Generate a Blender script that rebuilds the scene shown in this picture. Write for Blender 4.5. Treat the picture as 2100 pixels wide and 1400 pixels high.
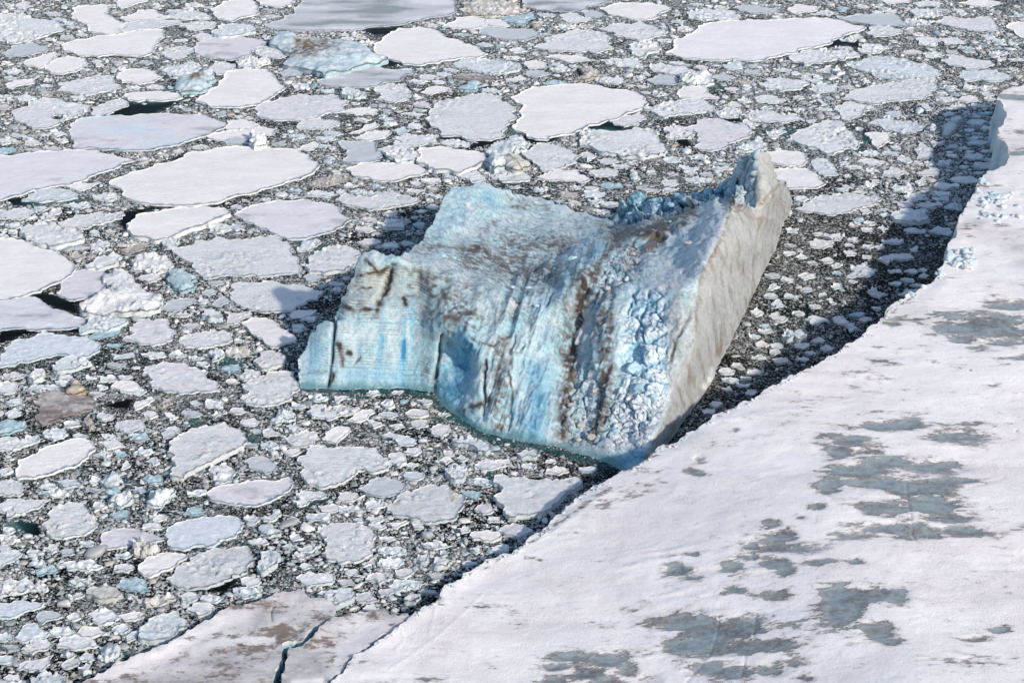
import bpy, math, random
import numpy as np
from mathutils import Vector, Matrix
from mathutils.geometry import delaunay_2d_cdt

for o in list(bpy.data.objects): bpy.data.objects.remove(o)
SC = bpy.context.scene
COL = SC.collection
random.seed(7); RNG = np.random.default_rng(11)
R = math.radians

# ------------------------------------------------------------------ camera
CH = 340.0; PITCH = R(26.0); FPX = 3919.0
cam_d = bpy.data.cameras.new('camera'); cam = bpy.data.objects.new('camera', cam_d); COL.objects.link(cam)
cam.location = (0, 0, CH); cam.rotation_euler = (R(90) - PITCH, 0, 0)
cam_d.sensor_width = 36.0; cam_d.lens = 36.0 * FPX / 2100.0
cam_d.clip_start = 1.0; cam_d.clip_end = 40000.0
SC.camera = cam

# ------------------------------------------------------------------ sky, sun, exposure
SUN_EL, SUN_AZ = 30.0, 136.0           # azimuth clockwise from +Y (view direction): right and a little behind the camera
w = bpy.data.worlds.new('World'); SC.world = w; w.use_nodes = True
nt = w.node_tree; nt.nodes.clear()
sky = nt.nodes.new('ShaderNodeTexSky'); sky.sky_type = 'NISHITA'; sky.sun_disc = False
sky.sun_elevation = R(SUN_EL); sky.sun_rotation = R(SUN_AZ); sky.altitude = 300
bg = nt.nodes.new('ShaderNodeBackground'); bg.inputs['Strength'].default_value = 0.15
ow = nt.nodes.new('ShaderNodeOutputWorld')
nt.links.new(sky.outputs[0], bg.inputs[0]); nt.links.new(bg.outputs[0], ow.inputs[0])
sl = bpy.data.lights.new('sun', 'SUN'); sl.energy = 3.4; sl.angle = R(2.0); sl.color = (1.0, 0.89, 0.76)
so = bpy.data.objects.new('sun', sl); COL.objects.link(so)
az, el = R(SUN_AZ), R(SUN_EL)
sdir = Vector((math.sin(az) * math.cos(el), math.cos(az) * math.cos(el), math.sin(el)))
so.rotation_euler = sdir.to_track_quat('Z', 'Y').to_euler(); so.location = (300, 0, 600)
SC.view_settings.view_transform = 'Standard'; SC.view_settings.look = 'None'
SC.view_settings.exposure = 0.38; SC.view_settings.gamma = 1.0; SC.view_settings.use_curve_mapping = False
SC.render.resolution_x = 1024; SC.render.resolution_y = 682

# ------------------------------------------------------------------ a pixel of the photograph -> a point at height h
SP, CP = math.sin(PITCH), math.cos(PITCH)
def at(px, py, h=0.0):
    px = np.asarray(px, float); py = np.asarray(py, float); h = np.asarray(h, float)
    dx = px - 1050.0; u = -(py - 700.0)
    dy = CP * FPX + SP * u; dz = -SP * FPX + CP * u
    t = (CH - h) / (-dz)
    return np.stack(np.broadcast_arrays(dx * t, dy * t, h), -1)
def px_of(P):
    x, y, z = P[..., 0], P[..., 1], P[..., 2] - CH
    d = y * CP - z * SP; u = y * SP + z * CP
    return np.stack([1050 + FPX * x / d, 700 - FPX * u / d], -1)

# ------------------------------------------------------------------ noise (numpy)
def _h(ix, iy, iz, s=0):
    n = (ix.astype(np.int64) * 374761393 + iy.astype(np.int64) * 668265263 + iz.astype(np.int64) * 2147483647 + s * 974711) & 0xffffffff
    n = ((n ^ (n >> 13)) * 1274126177) & 0xffffffff
    n = (n ^ (n >> 16)) * 2246822519 & 0xffffffff
    return ((n ^ (n >> 15)) & 0xffffff) / float(0xffffff)
def vn(P, s=0):
    i = np.floor(P).astype(np.int64); f = P - i; f = f * f * (3 - 2 * f)
    r = 0
    for a in (0, 1):
        for b in (0, 1):
            for c in (0, 1):
                wgt = (f[:, 0] if a else 1 - f[:, 0]) * (f[:, 1] if b else 1 - f[:, 1]) * (f[:, 2] if c else 1 - f[:, 2])
                r = r + wgt * _h(i[:, 0] + a, i[:, 1] + b, i[:, 2] + c, s)
    return r * 2 - 1
def fbm(P, o=4, s=0, g=0.5):
    r = 0; a = 1.0; t = 0
    for k in range(o):
        r = r + a * vn(P * (2.03 ** k) + 17.3 * k, s + k); t += a; a *= g
    return r / t
def ridged(P, o=4, s=0):
    r = 0; a = 1.0; t = 0
    for k in range(o):
        r = r + a * (1 - np.abs(vn(P * (2.1 ** k) + 9.1 * k, s + k)) * 2); t += a; a *= 0.55
    return r / t
def blocks(U, V, s=0):
    """cellular blocks: a random lift and tilt per cell, 0 at the joints"""
    iu = np.floor(U).astype(np.int64); iv = np.floor(V).astype(np.int64)
    f1 = np.full(U.shape, 9.0); f2 = f1.copy(); lift = np.zeros(U.shape); z0 = np.zeros_like(iu)
    for a in (-1, 0, 1):
        for b in (-1, 0, 1):
            cu = iu + a; cv = iv + b
            pu = cu + _h(cu, cv, z0, s + 1); pv = cv + _h(cu, cv, z0, s + 2)
            du = U - pu; dv = V - pv; d = np.hypot(du, dv)
            L = _h(cu, cv, z0, s + 3) + (_h(cu, cv, z0, s + 4) - .5) * 1.3 * du + (_h(cu, cv, z0, s + 5) - .5) * 1.3 * dv
            n = d < f1
            f2 = np.where(n, f1, np.minimum(f2, d)); f1 = np.where(n, d, f1); lift = np.where(n, L, lift)
    e = np.clip((f2 - f1) / 0.16, 0, 1)
    return lift * e - (1 - e) * 0.15, e
def sstep(a, b, x):
    t = np.clip((x - a) / (b - a), 0, 1); return t * t * (3 - 2 * t)

# ------------------------------------------------------------------ polygons in pixels
def inpoly(x, y, P):
    P = np.asarray(P, float); c = np.zeros(np.shape(x), bool); n = len(P); j = n - 1
    for i in range(n):
        xi, yi = P[i]; xj, yj = P[j]
        if yi != yj:
            c ^= ((yi > y) != (yj > y)) & (x < (xj - xi) * (y - yi) / (yj - yi) + xi)
        j = i
    return c
def seg_dist(x, y, pts, closed=False):
    d = np.full(np.shape(x), 1e9); bx = np.zeros_like(d); by = np.zeros_like(d)
    m = len(pts) if closed else len(pts) - 1
    for i in range(m):
        ax, ay = pts[i]; cx, cy = pts[(i + 1) % len(pts)]
        vx, vy = cx - ax, cy - ay; L = vx * vx + vy * vy + 1e-9
        t = np.clip(((x - ax) * vx + (y - ay) * vy) / L, 0, 1)
        qx = ax + t * vx; qy = ay + t * vy; dd = np.hypot(x - qx, y - qy)
        k = dd < d; d = np.where(k, dd, d); bx = np.where(k, qx, bx); by = np.where(k, qy, by)
    return d, bx, by
def stroke(x, y, pts, wd):
    return np.exp(-(seg_dist(x, y, pts)[0] / wd) ** 2)
def dens(pts, step):
    out = []
    for i in range(len(pts) - 1):
        a = np.array(pts[i], float); b = np.array(pts[i + 1], float)
        n = max(1, int(np.hypot(*(b - a)[:2]) / step))
        for k in range(n): out.append(a + (b - a) * k / n)
    out.append(np.array(pts[-1], float)); return np.array(out)
def fract(poly, step, amp, rnd):
    """closed outline resampled and broken up by midpoint displacement"""
    P = [np.array(p, float) for p in poly]
    while True:
        Q = []; long_ = False
        for i in range(len(P)):
            a, b = P[i], P[(i + 1) % len(P)]; Q.append(a); L = np.hypot(*(b - a))
            if L > step:
                n = np.array([-(b - a)[1], (b - a)[0]])
                Q.append((a + b) / 2 + n / max(L, 1e-6) * min(L, 25) * rnd.uniform(-amp, amp)); long_ = True
        P = Q
        if not long_: return np.array(P)

# ------------------------------------------------------------------ mesh making
def mesh_obj(name, V, faces, mat, parent=None, cols=None, attrs=None, smooth=False, mats=None):
    """faces: list of int arrays (k x n); one mesh object"""
    me = bpy.data.meshes.new(name); V = np.asarray(V, np.float32)
    me.vertices.add(len(V)); me.vertices.foreach_set('co', V.ravel())
    tot = []; idx = []
    for F in faces:
        if len(F): F = np.asarray(F, np.int32); idx.append(F.ravel()); tot.append(np.full(len(F), F.shape[1], np.int32))
    idx = np.concatenate(idx); tot = np.concatenate(tot); st = np.concatenate([[0], np.cumsum(tot)[:-1]]).astype(np.int32)
    me.loops.add(len(idx)); me.loops.foreach_set('vertex_index', idx)
    me.polygons.add(len(tot)); me.polygons.foreach_set('loop_start', st); me.polygons.foreach_set('loop_total', tot)
    me.update(calc_edges=True)
    if smooth: me.polygons.foreach_set('use_smooth', np.ones(len(tot), bool))
    if cols is not None:
        a = me.attributes.new('col', 'FLOAT_COLOR', 'POINT')
        a.data.foreach_set('color', np.concatenate([np.clip(cols, 0, 1), np.ones((len(V), 1))], 1).astype(np.float32).ravel())
    for k, v in (attrs or {}).items():
        a = me.attributes.new(k, 'FLOAT', 'POINT'); a.data.foreach_set('value', np.asarray(v, np.float32))
    me.validate(); me.materials.append(mat)
    o = bpy.data.objects.new(name, me); COL.objects.link(o)
    if parent: o.parent = parent
    return o
def tag(o, label=None, cat=None, group=None, kind=None):
    if label: o['label'] = label
    if cat: o['category'] = cat
    if group: o['group'] = group
    if kind: o['kind'] = kind
def empty(name, loc):
    e = bpy.data.objects.new(name, None); COL.objects.link(e); e.location = loc; e.empty_display_size = 5; return e
def reorigin(o, p):
    """puts a mesh object's origin at p without moving the shape"""
    me = o.data; n = len(me.vertices); a = np.empty(n * 3, np.float32); me.vertices.foreach_get('co', a)
    a = a.reshape(-1, 3) - np.asarray(p, np.float32); me.vertices.foreach_set('co', a.ravel()); me.update()
    o.location = p

# ------------------------------------------------------------------ materials
def mat_new(name):
    m = bpy.data.materials.new(name); m.use_nodes = True; n = m.node_tree; n.nodes.clear(); return m, n
def N(n, t, **kw):
    d = n.nodes.new(t)
    for k, v in kw.items():
        if k in ('_in',):
            for a, b in v.items(): d.inputs[a].default_value = b
        else: setattr(d, k, v)
    return d
def lk(n, a, b): n.links.new(a, b)
def noise(n, vec, scale, detail=4, rough=.55):
    d = N(n, 'ShaderNodeTexNoise', _in={'Scale': scale, 'Detail': detail, 'Roughness': rough}); lk(n, vec, d.inputs['Vector']); return d.outputs['Fac']
def ramp(n, fac, pts):
    d = N(n, 'ShaderNodeValToRGB'); e = d.color_ramp.elements
    while len(e) < len(pts): e.new(.5)
    for i, (p, c) in enumerate(pts): e[i].position = p; e[i].color = (c if len(c) == 4 else (*c, 1)) if hasattr(c, '__len__') else (c, c, c, 1)
    lk(n, fac, d.inputs[0]); return d.outputs[0]
def mth(n, op, a, b=None, c=None, clamp=False):
    d = N(n, 'ShaderNodeMath', operation=op, use_clamp=clamp)
    for i, v in enumerate((a, b, c)):
        if v is None: continue
        if isinstance(v, (int, float)): d.inputs[i].default_value = v
        else: lk(n, v, d.inputs[i])
    return d.outputs[0]
def mixc(n, f, a, b, mode='MIX'):
    d = N(n, 'ShaderNodeMix', data_type='RGBA', blend_type=mode)
    if isinstance(f, (int, float)): d.inputs[0].default_value = f
    else: lk(n, f, d.inputs[0])
    for i, v in ((6, a), (7, b)):
        if isinstance(v, tuple): d.inputs[i].default_value = (*v, 1)
        else: lk(n, v, d.inputs[i])
    return d.outputs[2]
def finish(n, color, rough, bumps, spec=.4, sss=0):
    """bumps: list of (height socket, distance)"""
    b = N(n, 'ShaderNodeBsdfPrincipled'); o = N(n, 'ShaderNodeOutputMaterial'); lk(n, b.outputs[0], o.inputs[0])
    lk(n, color, b.inputs['Base Color'])
    if isinstance(rough, (int, float)): b.inputs['Roughness'].default_value = rough
    else: lk(n, rough, b.inputs['Roughness'])
    b.inputs['Specular IOR Level'].default_value = spec
    prev = None
    for hgt, dist in bumps:
        d = N(n, 'ShaderNodeBump', _in={'Distance': dist, 'Strength': 1.0}); lk(n, hgt, d.inputs['Height'])
        if prev: lk(n, prev, d.inputs['Normal'])
        prev = d.outputs[0]
    if prev: lk(n, prev, b.inputs['Normal'])
    return b
def geo_pos(n, sc=(1, 1, 1), rot=0):
    g = N(n, 'ShaderNodeNewGeometry'); m = N(n, 'ShaderNodeMapping'); m.inputs['Scale'].default_value = sc; m.inputs['Rotation'].default_value = (0, 0, rot)
    lk(n, g.outputs['Position'], m.inputs[0]); return m.outputs[0]
def attr(n, name, out='Fac'):
    return N(n, 'ShaderNodeAttribute', attribute_name=name).outputs[out]

def mat_snow(name, coarse, fine, var=.10, rough=.75):
    m, n = mat_new(name); p = geo_pos(n); ps = geo_pos(n, (.35, 1, 1), .12)
    c = attr(n, 'col', 'Color')
    v = noise(n, ps, .12, 6, .6); v2 = noise(n, p, .9, 4, .6)
    k = ramp(n, v, [(.3, 1 - var * 1.6), (.7, 1.0)]); c2 = mixc(n, 1.0, c, k, 'MULTIPLY')
    k2 = ramp(n, v2, [(.3, 1 - var), (.6, 1.0)]); c3 = mixc(n, 1.0, c2, k2, 'MULTIPLY')
    finish(n, c3, rough, [(noise(n, ps, .5, 7, .7), coarse), (noise(n, p, 2.2, 4, .7), fine)], .35)
    return m
M_SNOW = mat_snow('snow_covered_ice', .5, .22, .07)
M_ROUGH = mat_snow('broken_ice', .8, .45, .10, .6)
M_BRASH = mat_snow('brash', .1, .25, .15, .5)
# ------------------------------------------------------------------ sea: one sheet to the horizon
LEADS = [
 [(213,237),(240,223),(260,213),(293,215),(366,207),(350,217),(317,233),(260,240)],
 [(743,62),(823,55),(800,70),(770,72)],
 [(715,138),(767,125),(787,119),(823,133),(780,138)],
 [(10,410),(43,406),(80,415),(53,422),(30,421)],
 [(250,437),(293,428),(345,421),(283,438),(262,472),(246,460)],
 [(66,606),(87,601),(113,606),(127,616),(147,616),(173,613),(147,626),(160,643),(100,626)],
 [(0,678),(157,673),(166,683),(117,678),(50,686),(0,703)],
 [(1683,93),(1720,80),(1760,86),(1760,97),(1733,92),(1700,98)],
 [(1206,258),(1246,250),(1280,260),(1310,258),(1266,267),(1206,263)],
 [(1383,283),(1400,277),(1420,303),(1392,297)],
 [(903,280),(953,283),(1000,287),(1033,290),(993,300),(966,306),(953,300),(983,293),(906,286)],
 [(1073,283),(1123,286),(1143,280),(1143,287),(1100,297)],
 [(216,830),(240,823),(273,818),(263,837),(230,835)],
 [(33,1070),(77,1073),(83,1097),(57,1093)],
 [(350,1127),(416,1117),(433,1117),(383,1130)],
 [(386,1207),(443,1207),(477,1187),(487,1187),(460,1213)],
 [(1473,240),(1516,243),(1516,250),(1487,250)],
 [(465,125),(488,124),(485,133),(468,133)],
 [(1775,272),(1800,275),(1790,290),(1770,285)],
]
POOLS = [  # turquoise water over submerged ice: x, y, rx, ry
 (470,742,40,16),(660,505,22,10),(618,498,14,14),(1055,272,16,10),(70,418,25,6),(350,183,22,8),(300,208,50,5),(800,800,90,8),(940,858,45,8),
 (430,1120,20,8),(300,1010,25,12),(245,990,25,10),(520,900,22,10),(560,740,20,12),(1000,970,18,8),(1240,268,25,6),(150,410,50,7),(440,1010,25,8),
 (1475,12,18,5),(560,1230,30,12),(30,1080,30,12),(260,1340,20,10),(1100,905,80,7),(700,815,70,8),(1790,285,25,10),(1300,278,20,6),(870,305,14,14),
 (860,138,40,5),(640,1020,30,10),(400,865,22,10),(500,1120,25,8),(1600,270,40,10),(460,70,25,5),(1480,180,25,6),(1750,310,30,8)]
FOOT = [(617,800),(680,803),(760,803),(840,803),(886,812),(900,835),(935,858),(985,892),(1060,910),(1130,922),(1200,943),(1250,958)]
def fine_zone(x, y):
    z = inpoly(x, y, [(1625,430),(1700,440),(1800,440),(2045,420),(2045,640),(1500,960),(1290,1010),(1180,1000),(1000,905),(880,830),(620,800),(880,790),(1300,930),(1500,690)]).astype(float)
    return z
def build_sea():
    xs = np.concatenate([[-9000,-5000,-2600,-1500,-900,-500,-250], np.arange(-120, 2226, 5), [2350,2600,3000,3600,4700,7100,11000]])
    ys = np.concatenate([[-1195,-1150,-1000,-800,-550,-350,-200,-100], np.arange(-50, 1456, 5), [1600,1900,2500,4000,6000]])
    X, Y = np.meshgrid(xs, ys); nx, ny = len(xs), len(ys)
    V = at(X.ravel(), Y.ravel(), 0.0); x, y = X.ravel(), Y.ravel()
    lead = np.zeros(len(x)); tq = np.zeros(len(x))
    for L in LEADS:
        L = np.array(L, float); bb = (x > L[:, 0].min() - 15) & (x < L[:, 0].max() + 15) & (y > L[:, 1].min() - 12) & (y < L[:, 1].max() + 12)
        d = seg_dist(x[bb], y[bb], L, True)[0]; ins = inpoly(x[bb], y[bb], L)
        lead[bb] = np.maximum(lead[bb], np.where(ins, 1, np.clip(1 - d / 7, 0, 1)))
    for cx, cy, rx, ry in POOLS:
        tq = np.maximum(tq, np.exp(-(((x - cx) / rx) ** 2 + ((y - cy) / ry) ** 2)))
    tq = np.maximum(tq, .9 * stroke(x, y, FOOT, 7)); fz = fine_zone(x, y)
    i = np.arange(nx - 1)[None, :] + nx * np.arange(ny - 1)[:, None]; i = i.ravel()
    F = np.stack([i, i + nx, i + nx + 1, i + 1], 1)
    m, n = mat_new('sea_water_and_slush'); p = geo_pos(n)
    la, ta, fa = attr(n, 'lead'), attr(n, 'turq'), attr(n, 'fine')
    big = noise(n, p, .035, 5, .6); gn = noise(n, p, .02, 3, .5)
    tqf = mth(n, 'MULTIPLY', ta, ramp(n, noise(n, p, .12, 4, .6), [(.3, .4), (.6, 1.0)]))
    gnf = mth(n, 'MULTIPLY', ramp(n, gn, [(.5, 0), (.72, 1)]), .14)
    tqa = mth(n, 'MAXIMUM', tqf, gnf)
    water = mixc(n, tqa, (.004, .005, .005), (.022, .11, .115))
    def cells(scale, lo, hi, seed):
        v = N(n, 'ShaderNodeTexVoronoi', _in={'Scale': scale, 'Randomness': 1.0}); mp = N(n, 'ShaderNodeMapping'); mp.inputs['Location'].default_value = (seed, seed * 2, 0)
        lk(n, p, mp.inputs[0]); lk(n, mp.outputs[0], v.inputs['Vector'])
        v2 = N(n, 'ShaderNodeTexVoronoi', feature='DISTANCE_TO_EDGE', _in={'Scale': scale, 'Randomness': 1.0}); lk(n, mp.outputs[0], v2.inputs['Vector'])
        sp = N(n, 'ShaderNodeSeparateColor'); lk(n, v.outputs['Color'], sp.inputs[0])
        q = mth(n, 'SUBTRACT', mth(n, 'ADD', sp.outputs[0], mth(n, 'MULTIPLY', mth(n, 'SUBTRACT', big, .5), 1.8)), mth(n, 'MULTIPLY', fa, .10))
        on = ramp(n, q, [(lo, 0), (hi, 1)]); ed = ramp(n, v2.outputs['Distance'], [(.04, 0), (.12, 1)])
        return mth(n, 'MULTIPLY', on, ed), sp.outputs[1]
    a, ac = cells(.85, .50, .56, 3.3); b, bc = cells(2.1, .45, .62, 9.1)
    ice = mth(n, 'MAXIMUM', a, mth(n, 'MULTIPLY', b, .8))
    ice = mth(n, 'MULTIPLY', ice, mth(n, 'SUBTRACT', 1.0, mth(n, 'MULTIPLY', la, 1.0)), clamp=True)
    ice = mth(n, 'MULTIPLY', ice, mth(n, 'SUBTRACT', 1.0, mth(n, 'MULTIPLY', ta, .8)), clamp=True)
    icec = mixc(n, ac, (.10, .125, .12), (.66, .66, .64))
    icec = mixc(n, mth(n, 'MULTIPLY', fa, .55), icec, (.12, .12, .115)); c = mixc(n, ice, water, icec)
    ro = mth(n, 'MULTIPLY_ADD', ice, .5, .12)
    finish(n, c, ro, [(ice, .25), (noise(n, p, .8, 3, .5), .03)], .08).inputs['IOR'].default_value = 1.15
    o = mesh_obj('sea', V, [F], m, attrs={'lead': lead, 'turq': tq, 'fine': fz}); tag(o, kind='structure')
build_sea()
# ------------------------------------------------------------------ surfaces whose outline is given in photograph pixels and whose every point has its own height
def px_surface(poly, step, hfun):
    poly = np.asarray(poly, float)
    x0, y0 = poly.min(0) - step; x1, y1 = poly.max(0) + step
    xs = np.arange(x0, x1 + step, step); ys = np.arange(y0, y1 + step, step)
    X, Y = np.meshgrid(xs, ys); nx = len(xs); x, y = X.ravel().copy(), Y.ravel().copy()
    ins = inpoly(x, y, poly)
    I = ins.reshape(X.shape); near = I.copy()
    for a in (-1, 0, 1):
        for b in (-1, 0, 1): near |= np.roll(np.roll(I, a, 0), b, 1)
    near = near.ravel(); out = near & ~ins
    d, bx, by = seg_dist(x[out], y[out], poly, True)
    ok = d < step * 1.15; oi = np.where(out)[0][ok]; x[oi] = bx[ok]; y[oi] = by[ok]
    use = ins.copy(); use[oi] = True
    ny = len(ys); i = (np.arange(nx - 1)[None, :] + nx * np.arange(ny - 1)[:, None]).ravel()
    q = np.stack([i, i + nx, i + nx + 1, i + 1], 1); keep = use[q].all(1) & (ins[q].any(1)); q = q[keep]
    # drop collapsed cells
    area = (x[q[:, 0]] - x[q[:, 2]]) * (y[q[:, 1]] - y[q[:, 3]]) - (x[q[:, 1]] - x[q[:, 3]]) * (y[q[:, 0]] - y[q[:, 2]])
    q = q[np.abs(area) > step * step * .05]
    u = np.unique(q); mp = np.full(len(x), -1); mp[u] = np.arange(len(u)); q = mp[q]; x = x[u]; y = y[u]
    h = hfun(x, y)
    # directed boundary edges
    E = np.concatenate([q[:, [0, 1]], q[:, [1, 2]], q[:, [2, 3]], q[:, [3, 0]]]); n = len(x)
    key = E[:, 0].astype(np.int64) * n + E[:, 1]; rev = E[:, 1].astype(np.int64) * n + E[:, 0]
    be = E[~np.isin(key, rev)]
    return x, y, h, q, be
def vnormals(V, q):
    a = V[q[:, 2]] - V[q[:, 0]]; b = V[q[:, 3]] - V[q[:, 1]]; fn = np.cross(a, b)
    nrm = np.zeros_like(V)
    for k in range(4): np.add.at(nrm, q[:, k], fn)
    return nrm / (np.linalg.norm(nrm, axis=1, keepdims=True) + 1e-9)

# ------------------------------------------------------------------ the great iceberg
BERG = [(617,795),(612,770),(611,745),(620,725),(632,700),(650,675),(664,658),(686,652),(688,638),(697,625),(701,607),(718,575),(728,562),(731,540),(735,526),(758,520),(790,524),(815,526),
 (838,518),(858,500),(872,480),(888,458),(903,428),(915,400),(922,388),(945,382),(972,377),(1000,376),(1022,385),(1050,396),(1090,400),(1130,412),(1165,425),(1200,436),(1232,447),(1255,448),
 (1262,440),(1275,420),(1300,405),(1320,396),(1345,398),(1372,402),(1400,392),(1440,385),(1475,376),(1505,370),(1514,355),(1519,345),(1524,336),(1522,322),(1529,316),(1541,321),(1549,313),(1560,306),(1566,312),(1574,315),(1579,330),(1585,337),(1587,352),
 (1592,372),(1604,369),(1612,372),(1618,395),(1620,425),(1608,452),(1588,515),(1562,566),(1556,590),(1540,612),(1520,655),(1500,700),(1468,762),(1462,778),(1448,800),(1420,838),(1396,872),(1372,905),(1350,945),(1335,985),
 (1300,982),(1270,962),(1235,945),(1200,933),(1160,918),(1130,913),(1090,908),(1060,902),(1025,895),(985,884),(960,868),(935,850),(905,828),(888,802),(840,797),(760,797),(680,797),(640,796)]
CTL = []   # x, y, h
def C(*a): CTL.extend([tuple(map(float, p)) for p in a])
def CL(step, *a): CTL.extend([tuple(p) for p in dens([tuple(map(float, p)) for p in a], step)])
# waterline, left to right, and the foot of the cleaved wall
CL(14, (617,797,0),(680,798,0),(760,798,0),(840,798,0),(888,803,0),(905,829,0),(935,851,0),(960,869,0),(985,885,0),(1025,896,0),(1060,903,0),(1130,914,0),(1200,934,0),(1235,946,0),(1270,963,0),(1300,983,0),(1335,986,0))
CL(14, (1335,986,0),(1350,945,0),(1372,905,0),(1396,872,0),(1420,838,0),(1448,800,0),(1462,778,0),(1468,762,0),(1500,700,0),(1520,655,0),(1540,612,0),(1562,566,0),(1588,515,0),(1608,452,0),(1620,428,0))
# crest of the cleaved wall
CL(10, (1558,309,53),(1573,314,50),(1582,340,44),(1590,368,38),(1606,369,30),(1617,395,13))
CL(10, (1588,395,36),(1565,415,35),(1540,430,34),(1522,420,37),(1503,402,44),(1494,430,43),(1482,475,41),(1462,515,40),(1445,545,39),(1432,575,37),(1427,620,33),(1425,660,29),(1424,700,24.5),(1408,745,18.5),(1388,790,13),(1372,830,10),(1352,880,9),(1325,930,6))
C((1500,560,22),(1480,620,20),(1460,700,13),(1540,500,25),(1580,450,22))
# tower
CL(10, (1526,316,49),(1520,345,43),(1512,370,37),(1500,400,33),(1497,412,31)); CL(10,(1545,316,51),(1548,350,46),(1546,390,39),(1540,420,33))
C((1525,380,38),(1525,410,33),(1570,360,45),(1570,390,39))
# back rim of the blue rubble pit and the pit itself
CL(12, (1262,441,6),(1275,420,13),(1300,405,18),(1345,398,21),(1400,392,24),(1440,385,25),(1475,376,27),(1505,371,30))
C((1300,425,15),(1340,425,17),(1390,415,20),(1430,403,22),(1470,395,25),(1320,445,12),(1360,440,16),(1400,425,19),(1440,408,22),(1480,405,26),(1270,450,8),(1300,450,10))
# plateau edge above the pit
CL(10, (1285,470,24),(1310,462,26),(1340,456,28),(1375,445,30),(1405,434,32),(1425,423,33),(1445,418,35),(1470,405,39))
C((1345,492,28),(1330,505,27),(1380,480,30),(1420,480,34),(1400,520,33),(1450,470,39),(1440,440,36),(1300,500,26),(1270,490,24),(1350,540,30),(1300,545,27),(1400,560,34),(1250,540,26),(1240,500,24))
# left lobe: top rim and striped face (height falls evenly to the water)
CL(12, (735,526,35.5),(760,522,36),(790,526,36.5),(815,528,37),(850,532,36),(880,540,35),(910,552,33),(950,565,31),(1000,580,29),(1040,592,29),(1080,602,28),(1110,600,28))
for x in range(690, 880, 24):
    for y in range(560, 797, 34):
        if inpoly(x, y, BERG): C((x, y, (797 - y) * (0.138 if y > 620 else .132)))
CL(12, (612,745,6),(632,700,11),(652,673,14.5),(666,658,17),(688,640,19.5),(701,607,24),(728,562,30.5)); C((650,740,7.2),(640,770,3.4),(660,700,13))
# behind the rim: the valley and the far lobe
CL(12, (838,519,32),(858,500,29),(888,458,25),(915,400,25),(922,388,25),(945,382,25),(972,377,24),(1000,376,22.5),(1022,385,20),(1050,396,15),(1090,400,10),(1130,412,7),(1165,425,4.5),(1200,436,3),(1232,447,2.5),(1255,448,4))
C((900,510,27),(950,522,23),(1000,548,20),(1050,568,18.5),(1000,500,20),(1060,520,17),(1100,555,17.5),(940,450,22),(980,430,20.5),(1020,430,16),(1080,440,11),(1140,450,9),(1200,460,8),(1240,465,12),(960,400,24),(1000,470,18),(1060,480,16),(1120,490,15),(1160,515,18),(1200,490,17),(1120,578,20))
# central slope down to the camera
C((1130,620,29),(1160,580,30),(1190,545,30.5),(1220,520,29),(1100,680,23),(1060,640,27),(1000,640,27),(960,620,28.5),(930,600,30),(1140,700,19),(1130,760,14),(1110,820,8.5),(1090,870,4),(1170,620,25))
C((960,660,26),(1000,680,23),(1040,690,21),(905,660,24),(900,690,18.5),(895,740,10.5),(893,780,4.5),(1010,690,22),(960,700,22.5),(990,712,20.5))
C((925,705,14),(940,730,11),(930,770,7),(925,800,4),(960,750,10.5),(955,800,5.5),(950,840,2),(985,735,17),(985,790,11),(980,840,5.5),(1010,740,16.5),(1040,740,17),(1050,800,11),(1010,850,5),(1040,870,3))
# dirt gully, grey slab, crevassed strip, rubble apron
C((1200,600,24.5),(1185,660,18),(1175,720,13),(1165,780,9),(1160,840,6),(1150,890,2.5),(1225,590,28),(1235,640,25.5),(1228,700,21),(1222,750,17),(1265,600,29),(1262,680,24),(1258,750,17),(1205,800,8),(1200,870,4),(1195,915,1))
C((1300,590,31),(1340,590,33),(1380,590,35),(1400,600,36),(1300,650,26.5),(1340,660,27.5),(1385,660,30),(1300,720,20),(1340,740,20),(1390,730,21),(1290,790,13),(1330,800,13.5),(1365,800,13.5),(1290,850,8),(1330,860,9),(1290,900,5),(1310,935,4),(1250,860,7),(1245,910,3),(1280,945,1.5))
CTL = np.array(CTL)
def berg_rbf():
    P = CTL[:, :2] / 100.0; h = CTL[:, 2]; D = np.linalg.norm(P[:, None] - P[None], axis=2)
    n = len(P); A = np.zeros((n + 3, n + 3)); A[:n, :n] = D + np.eye(n) * -0.01
    Q = np.concatenate([np.ones((n, 1)), P], 1); A[:n, n:] = Q; A[n:, :n] = Q.T
    wv = np.linalg.lstsq(A, np.concatenate([h, np.zeros(3)]), rcond=None)[0]
    def f(x, y):
        out = np.zeros(len(x)); X = np.stack([x, y], 1) / 100.0
        for s in range(0, len(x), 20000):
            B = X[s:s + 20000]; d = np.linalg.norm(B[:, None] - P[None], axis=2)
            out[s:s + 20000] = d @ wv[:n] + wv[n] + B @ wv[n + 1:]
        return out
    return f
BERG_H = berg_rbf()
WALL = [(1562,300),(1573,300),(1600,372),(1635,372),(1635,440),(1600,540),(1480,800),(1390,960),(1350,1000),(1300,1000),(1322,930),(1350,880),(1372,830),(1388,790),(1408,745),(1424,700),(1427,620),(1432,575),(1445,545),(1462,515),(1482,475),(1494,430),(1500,398),(1505,400),(1522,420),(1540,431),(1548,425),(1546,390),(1548,350),(1553,318)]
STRIP = [(1362,640),(1385,600),(1402,590),(1427,600),(1424,700),(1408,745),(1388,790),(1366,800),(1362,740),(1375,700)]
PIT = [(1262,455),(1255,440),(1275,412),(1320,390),(1400,384),(1510,365),(1515,400),(1500,402),(1470,402),(1425,420),(1340,454),(1300,462)]
TOWER = [(1505,300),(1562,300),(1549,350),(1547,390),(1545,432),(1500,432),(1488,400),(1510,372)]
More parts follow.
